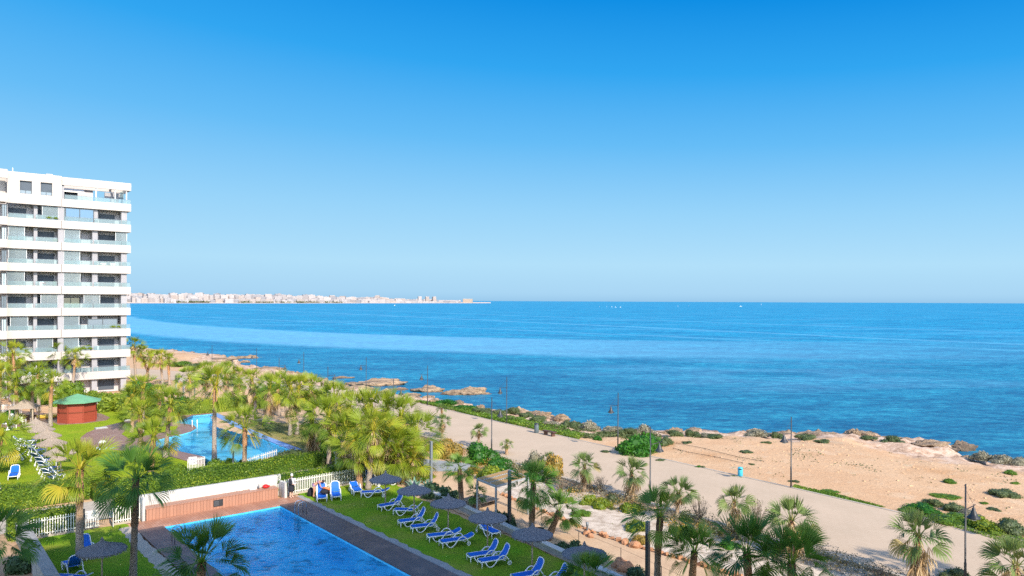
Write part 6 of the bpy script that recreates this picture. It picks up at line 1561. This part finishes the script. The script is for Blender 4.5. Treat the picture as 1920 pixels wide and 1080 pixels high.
p = P(583,930); b = MB(); b.lathe([(.02,.62),(.15,.55),(.24,.35),(.26,.1),(.22,0),(.01,0)], 14); o = b.build('backpack', M['black'], None, p); tag(o, 'dark backpack standing behind the legs of the bending woman', 'backpack')
p = P(617,926); b = MB(); b.lathe([(.02,.45),(.12,.40),(.17,.2),(.15,0),(.01,0)], 12); tag(b.build('bag', M['bench'], None, p), 'brown bag on the grass between the two upright loungers', 'bag')
# ------------------------------------------------------------------ far town
def townmat(name, c):
    m, nt, b = newmat(name)
    tc = N(nt, 'ShaderNodeTexCoord').outputs['Object']; sp = N(nt, 'ShaderNodeSeparateXYZ'); nt.links.new(tc, sp.inputs[0])
    u = math_(nt, 'FRACT', math_(nt, 'DIVIDE', math_(nt, 'ADD', sp.outputs[0], sp.outputs[1]), 6.0)); v = math_(nt, 'FRACT', math_(nt, 'DIVIDE', sp.outputs[2], 3.4))
    w_ = math_(nt, 'MULTIPLY', math_(nt, 'GREATER_THAN', u, .55), math_(nt, 'GREATER_THAN', v, .45))
    oi = N(nt, 'ShaderNodeObjectInfo'); tint = ramp(nt, oi.outputs['Random'], [(0, (1.0,.99,.98)), (.4, (.86,.86,.88)), (.55, (1.1,1.08,1.06)), (.75, (.92,.82,.74)), (.9, (.68,.71,.76))])
    col = mixc(nt, 1.0, mixc(nt, w_, c, tuple(x*.42 for x in c)), tint, 'MULTIPLY'); nt.links.new(col, b.inputs['Base Color']); b.inputs['Roughness'].default_value = .9
    return m
M['town'] = townmat('far_render', (.37,.345,.34)); M['towntan'] = townmat('far_tan_render', (.50,.38,.28)); M['roof_t'] = mat('far_roof', (.50,.40,.36), (.6,.56,.54), .05)
def shoreY(px):   # distance of the far shore along each direction
    t = (px-200)/(895-200); return 3300+1100*t+2600*max(0, t-.35)**1.6
line = [PD(x, 566, shoreY(x)) for x in range(120, 921, 20)]
# land: beach strip and a rising slope behind
V = []; Fs = []
for i, p in enumerate(line):
    t = i/(len(line)-1); d = Vector((p.x, p.y, 0)).normalized(); hh = 26*(1-max(0, t-.45)*1.6) if t < .97 else 2
    hh = max(hh, 3)
    if t > .94: hh = 1.5
    for o_, z in ((-25, SEA-2), (0, SEA+1.2), (60, SEA+3), (260, hh*.45), (700, hh), (1600, hh*.8), (1800, SEA-3)): V.append((p.x+d.x*o_, p.y+d.y*o_, z))
for i in range(len(line)-1):
    for j in range(6): a = i*7+j; Fs.append((a, a+1, a+8, a+7))
b = MB(); b.add(V, Fs, 0, True); tag(b.build('far_coast', mat('far_coast_ground', (.60,.47,.38), (.52,.43,.36), .01)), kind='structure')
def tz(o_, hh):
    k = [(0, SEA+1.2), (60, SEA+3), (260, hh*.45), (700, hh)]
    for (a, za), (c, zc) in zip(k[:-1], k[1:]):
        if o_ <= c: return za+(zc-za)*(o_-a)/(c-a)
    return hh
rg = random.Random(11)
def far_house(px, off, w_, dep, h, label, group='white buildings of the far town', m='town', tower=False):
    Y0 = shoreY(px); t = (px-120)/800; hh = max(3, 26*(1-max(0, t-.45)*1.6)); p = PD(px, 566, Y0); d = Vector((p.x, p.y, 0)).normalized()
    p = Vector((p.x, p.y, 0))+d*off; z = tz(off, hh)-2
    r = thing('far_building', label, 'building', (p.x, p.y, z), math.atan2(d.y, d.x)-math.pi/2+rg.uniform(-.35, .35), group)
    b = MB(); b.box((0, 0, (h+2)/2), (w_, dep, h+2))
    if rg.random() < .45: b.box((rg.uniform(-.25,.25)*w_, 0, h+3.2), (w_*.35, dep*.5, 3.2))
    b.build('wall', M[m], r)
    if rg.random() < .5 or tower: b = MB(); b.box((0, 0, h+2.4), (w_+.6, dep+.6, .8)); b.build('roof', M['roof_t'], r)
    return r
LB = {0: 'low white building in the front row of the far town, directly on the waterfront', 1: 'white apartment block in the middle rows of the far town', 2: 'pale block on the skyline at the back of the far town'}
px = 222.0
while px < 862:
    t = (px-222)/640; sY = shoreY(px)/F
    for tier, (off, hmin, hmax) in enumerate(((75, 9, 17), (260, 13, 24), (520, 14, 26))):
        if tier == 2 and px > 800: continue
        w_ = rg.uniform(9, 15)*sY; h = 1.22*rg.uniform(hmin, hmax)*(1 if t < .8 else .62)
        far_house(px+rg.uniform(-2, 2), off+rg.uniform(-30, 60), w_, rg.uniform(18, 40), h, LB[tier])
    px += rg.uniform(8.2, 11.5)
for x, lb in ((787,'left one of the three far towers'),(801,'middle one of the three far towers'),(814,'right one of the three far towers')): far_house(x, 180, 24, 24, 40, lb, 'far towers', tower=True)
far_house(708, 300, 26, 24, 40, 'single block standing higher than its neighbours in the far town', None, tower=True)
far_house(877, 60, 74, 40, 29, 'wide tan block ending the far town by the open sea', None, 'towntan', True)
far_house(852, 70, 60, 30, 17, 'long low greyish block left of the wide tan end block', None)
b = MB()   # far dark trees along the waterfront
V = []; T = []; rn = np.random.default_rng(3); cs = []
for i in range(26):
    x = rn.uniform(300, 640); p = PD(x, 566, shoreY(x)); d = Vector((p.x, p.y, 0)).normalized(); p = p+d*48
    cs.append(np.array([[p.x, p.y, 2]])+rn.normal(size=(60, 3))*[14, 6, 2.5])
c = np.concatenate(cs); leaves(V, None, T, c, np.tile([0,0,1.], (len(c),1)), 4.0, rn, rn.random(len(c)))
me = bpy.data.meshes.new('far_trees'); me.from_pydata(V[0].tolist(), [], np.arange(len(V[0])).reshape(-1,4).tolist()); a = me.attributes.new('tint','FLOAT','POINT'); a.data.foreach_set('value', T[0].astype('f')); me.materials.append(M['scrub'])
tag(link('far_trees', me), 'dark trees between the houses on the far waterfront', 'trees', None, 'stuff')
# tip of the far cape
p = PD(893, 566, 6400); b = MB(); b.add([(-110,0,-2),(90,-30,-2),(90,60,-2),(-110,80,-2),(-60,30,4),(60,15,2)], [(0,1,5,4),(1,2,5),(2,3,4,5),(3,0,4)]); o = b.build('cape', M['terrain'], None, (p.x, p.y, SEA+1.5)); tag(o, kind='structure')
# ------------------------------------------------------------------ boats
def boat(px, py, label, s=1.0, sail=True):
    p = P(px, py, SEA); r = thing('sailboat' if sail else 'motor_boat', label, 'boat', p, rg.uniform(0, 3), 'boats on the horizon')
    b = MB(); n = 10; vs = []
    for i in range(n+1):
        x = (i/n-.45)*8*s; w_ = 1.3*s*math.sin(math.pi*min(1, (i/n)*.85+.15))**.8
        vs += [(x, -w_, 1.1*s), (x, -w_*.5, -.3), (x, w_*.5, -.3), (x, w_, 1.1*s)]
    b.add(vs, [(i*4+j, i*4+j+1, i*4+j+5, i*4+j+4) for i in range(n) for j in range(3)]+[(i*4+3, i*4, i*4+4, i*4+7) for i in range(n)]); b.build('hull', M['plastic'], r)
    if sail:
        b = MB(); b.tube([(0,0,1*s), (0,0,11*s)], .12*s, 6); b.build('mast', M['steelgrey'], r)
        b = MB(); b.add([(-.2,.05,1.8*s),(-4*s,.4,1.8*s),(-.2,.05,10.5*s),(-.2,-.05,1.8*s),(-4*s,.32,1.8*s),(-.2,-.05,10.5*s)], [(0,1,2),(5,4,3),(0,3,4,1),(1,4,5,2)]); b.build('sail', M['plastic'], r)
    else: b = MB(); b.box((0,0,1.9*s), (3*s,1.8*s,1.6*s)); b.build('cabin', M['plastic'], r)
for px, py, lb, s, sl in [(740,573.5,'white motor boat below the far town',1.1,False),(1124,576,'small sailboat at the left of the group on the horizon',.45,True),(1138,576,'small sailboat second in the group on the horizon',.4,True),(1147.5,576,'small sailboat third in the group on the horizon',.35,True),(1163,576.5,'white motor boat at the right of the horizon group',.8,False),(1154,576.5,'dark low motor boat in the horizon group',.7,False),(1271,575,'small sailboat alone left of two on the horizon',.6,True),(1291.5,575,'thin sailboat right beside the lone one',.55,True),(1389,575,'white motor boat far right before the mast',1.2,False),(1427,572,'sailboat with the tallest mast farthest right on the horizon',1.0,True)]:
    boat(px, py, lb, s, sl)
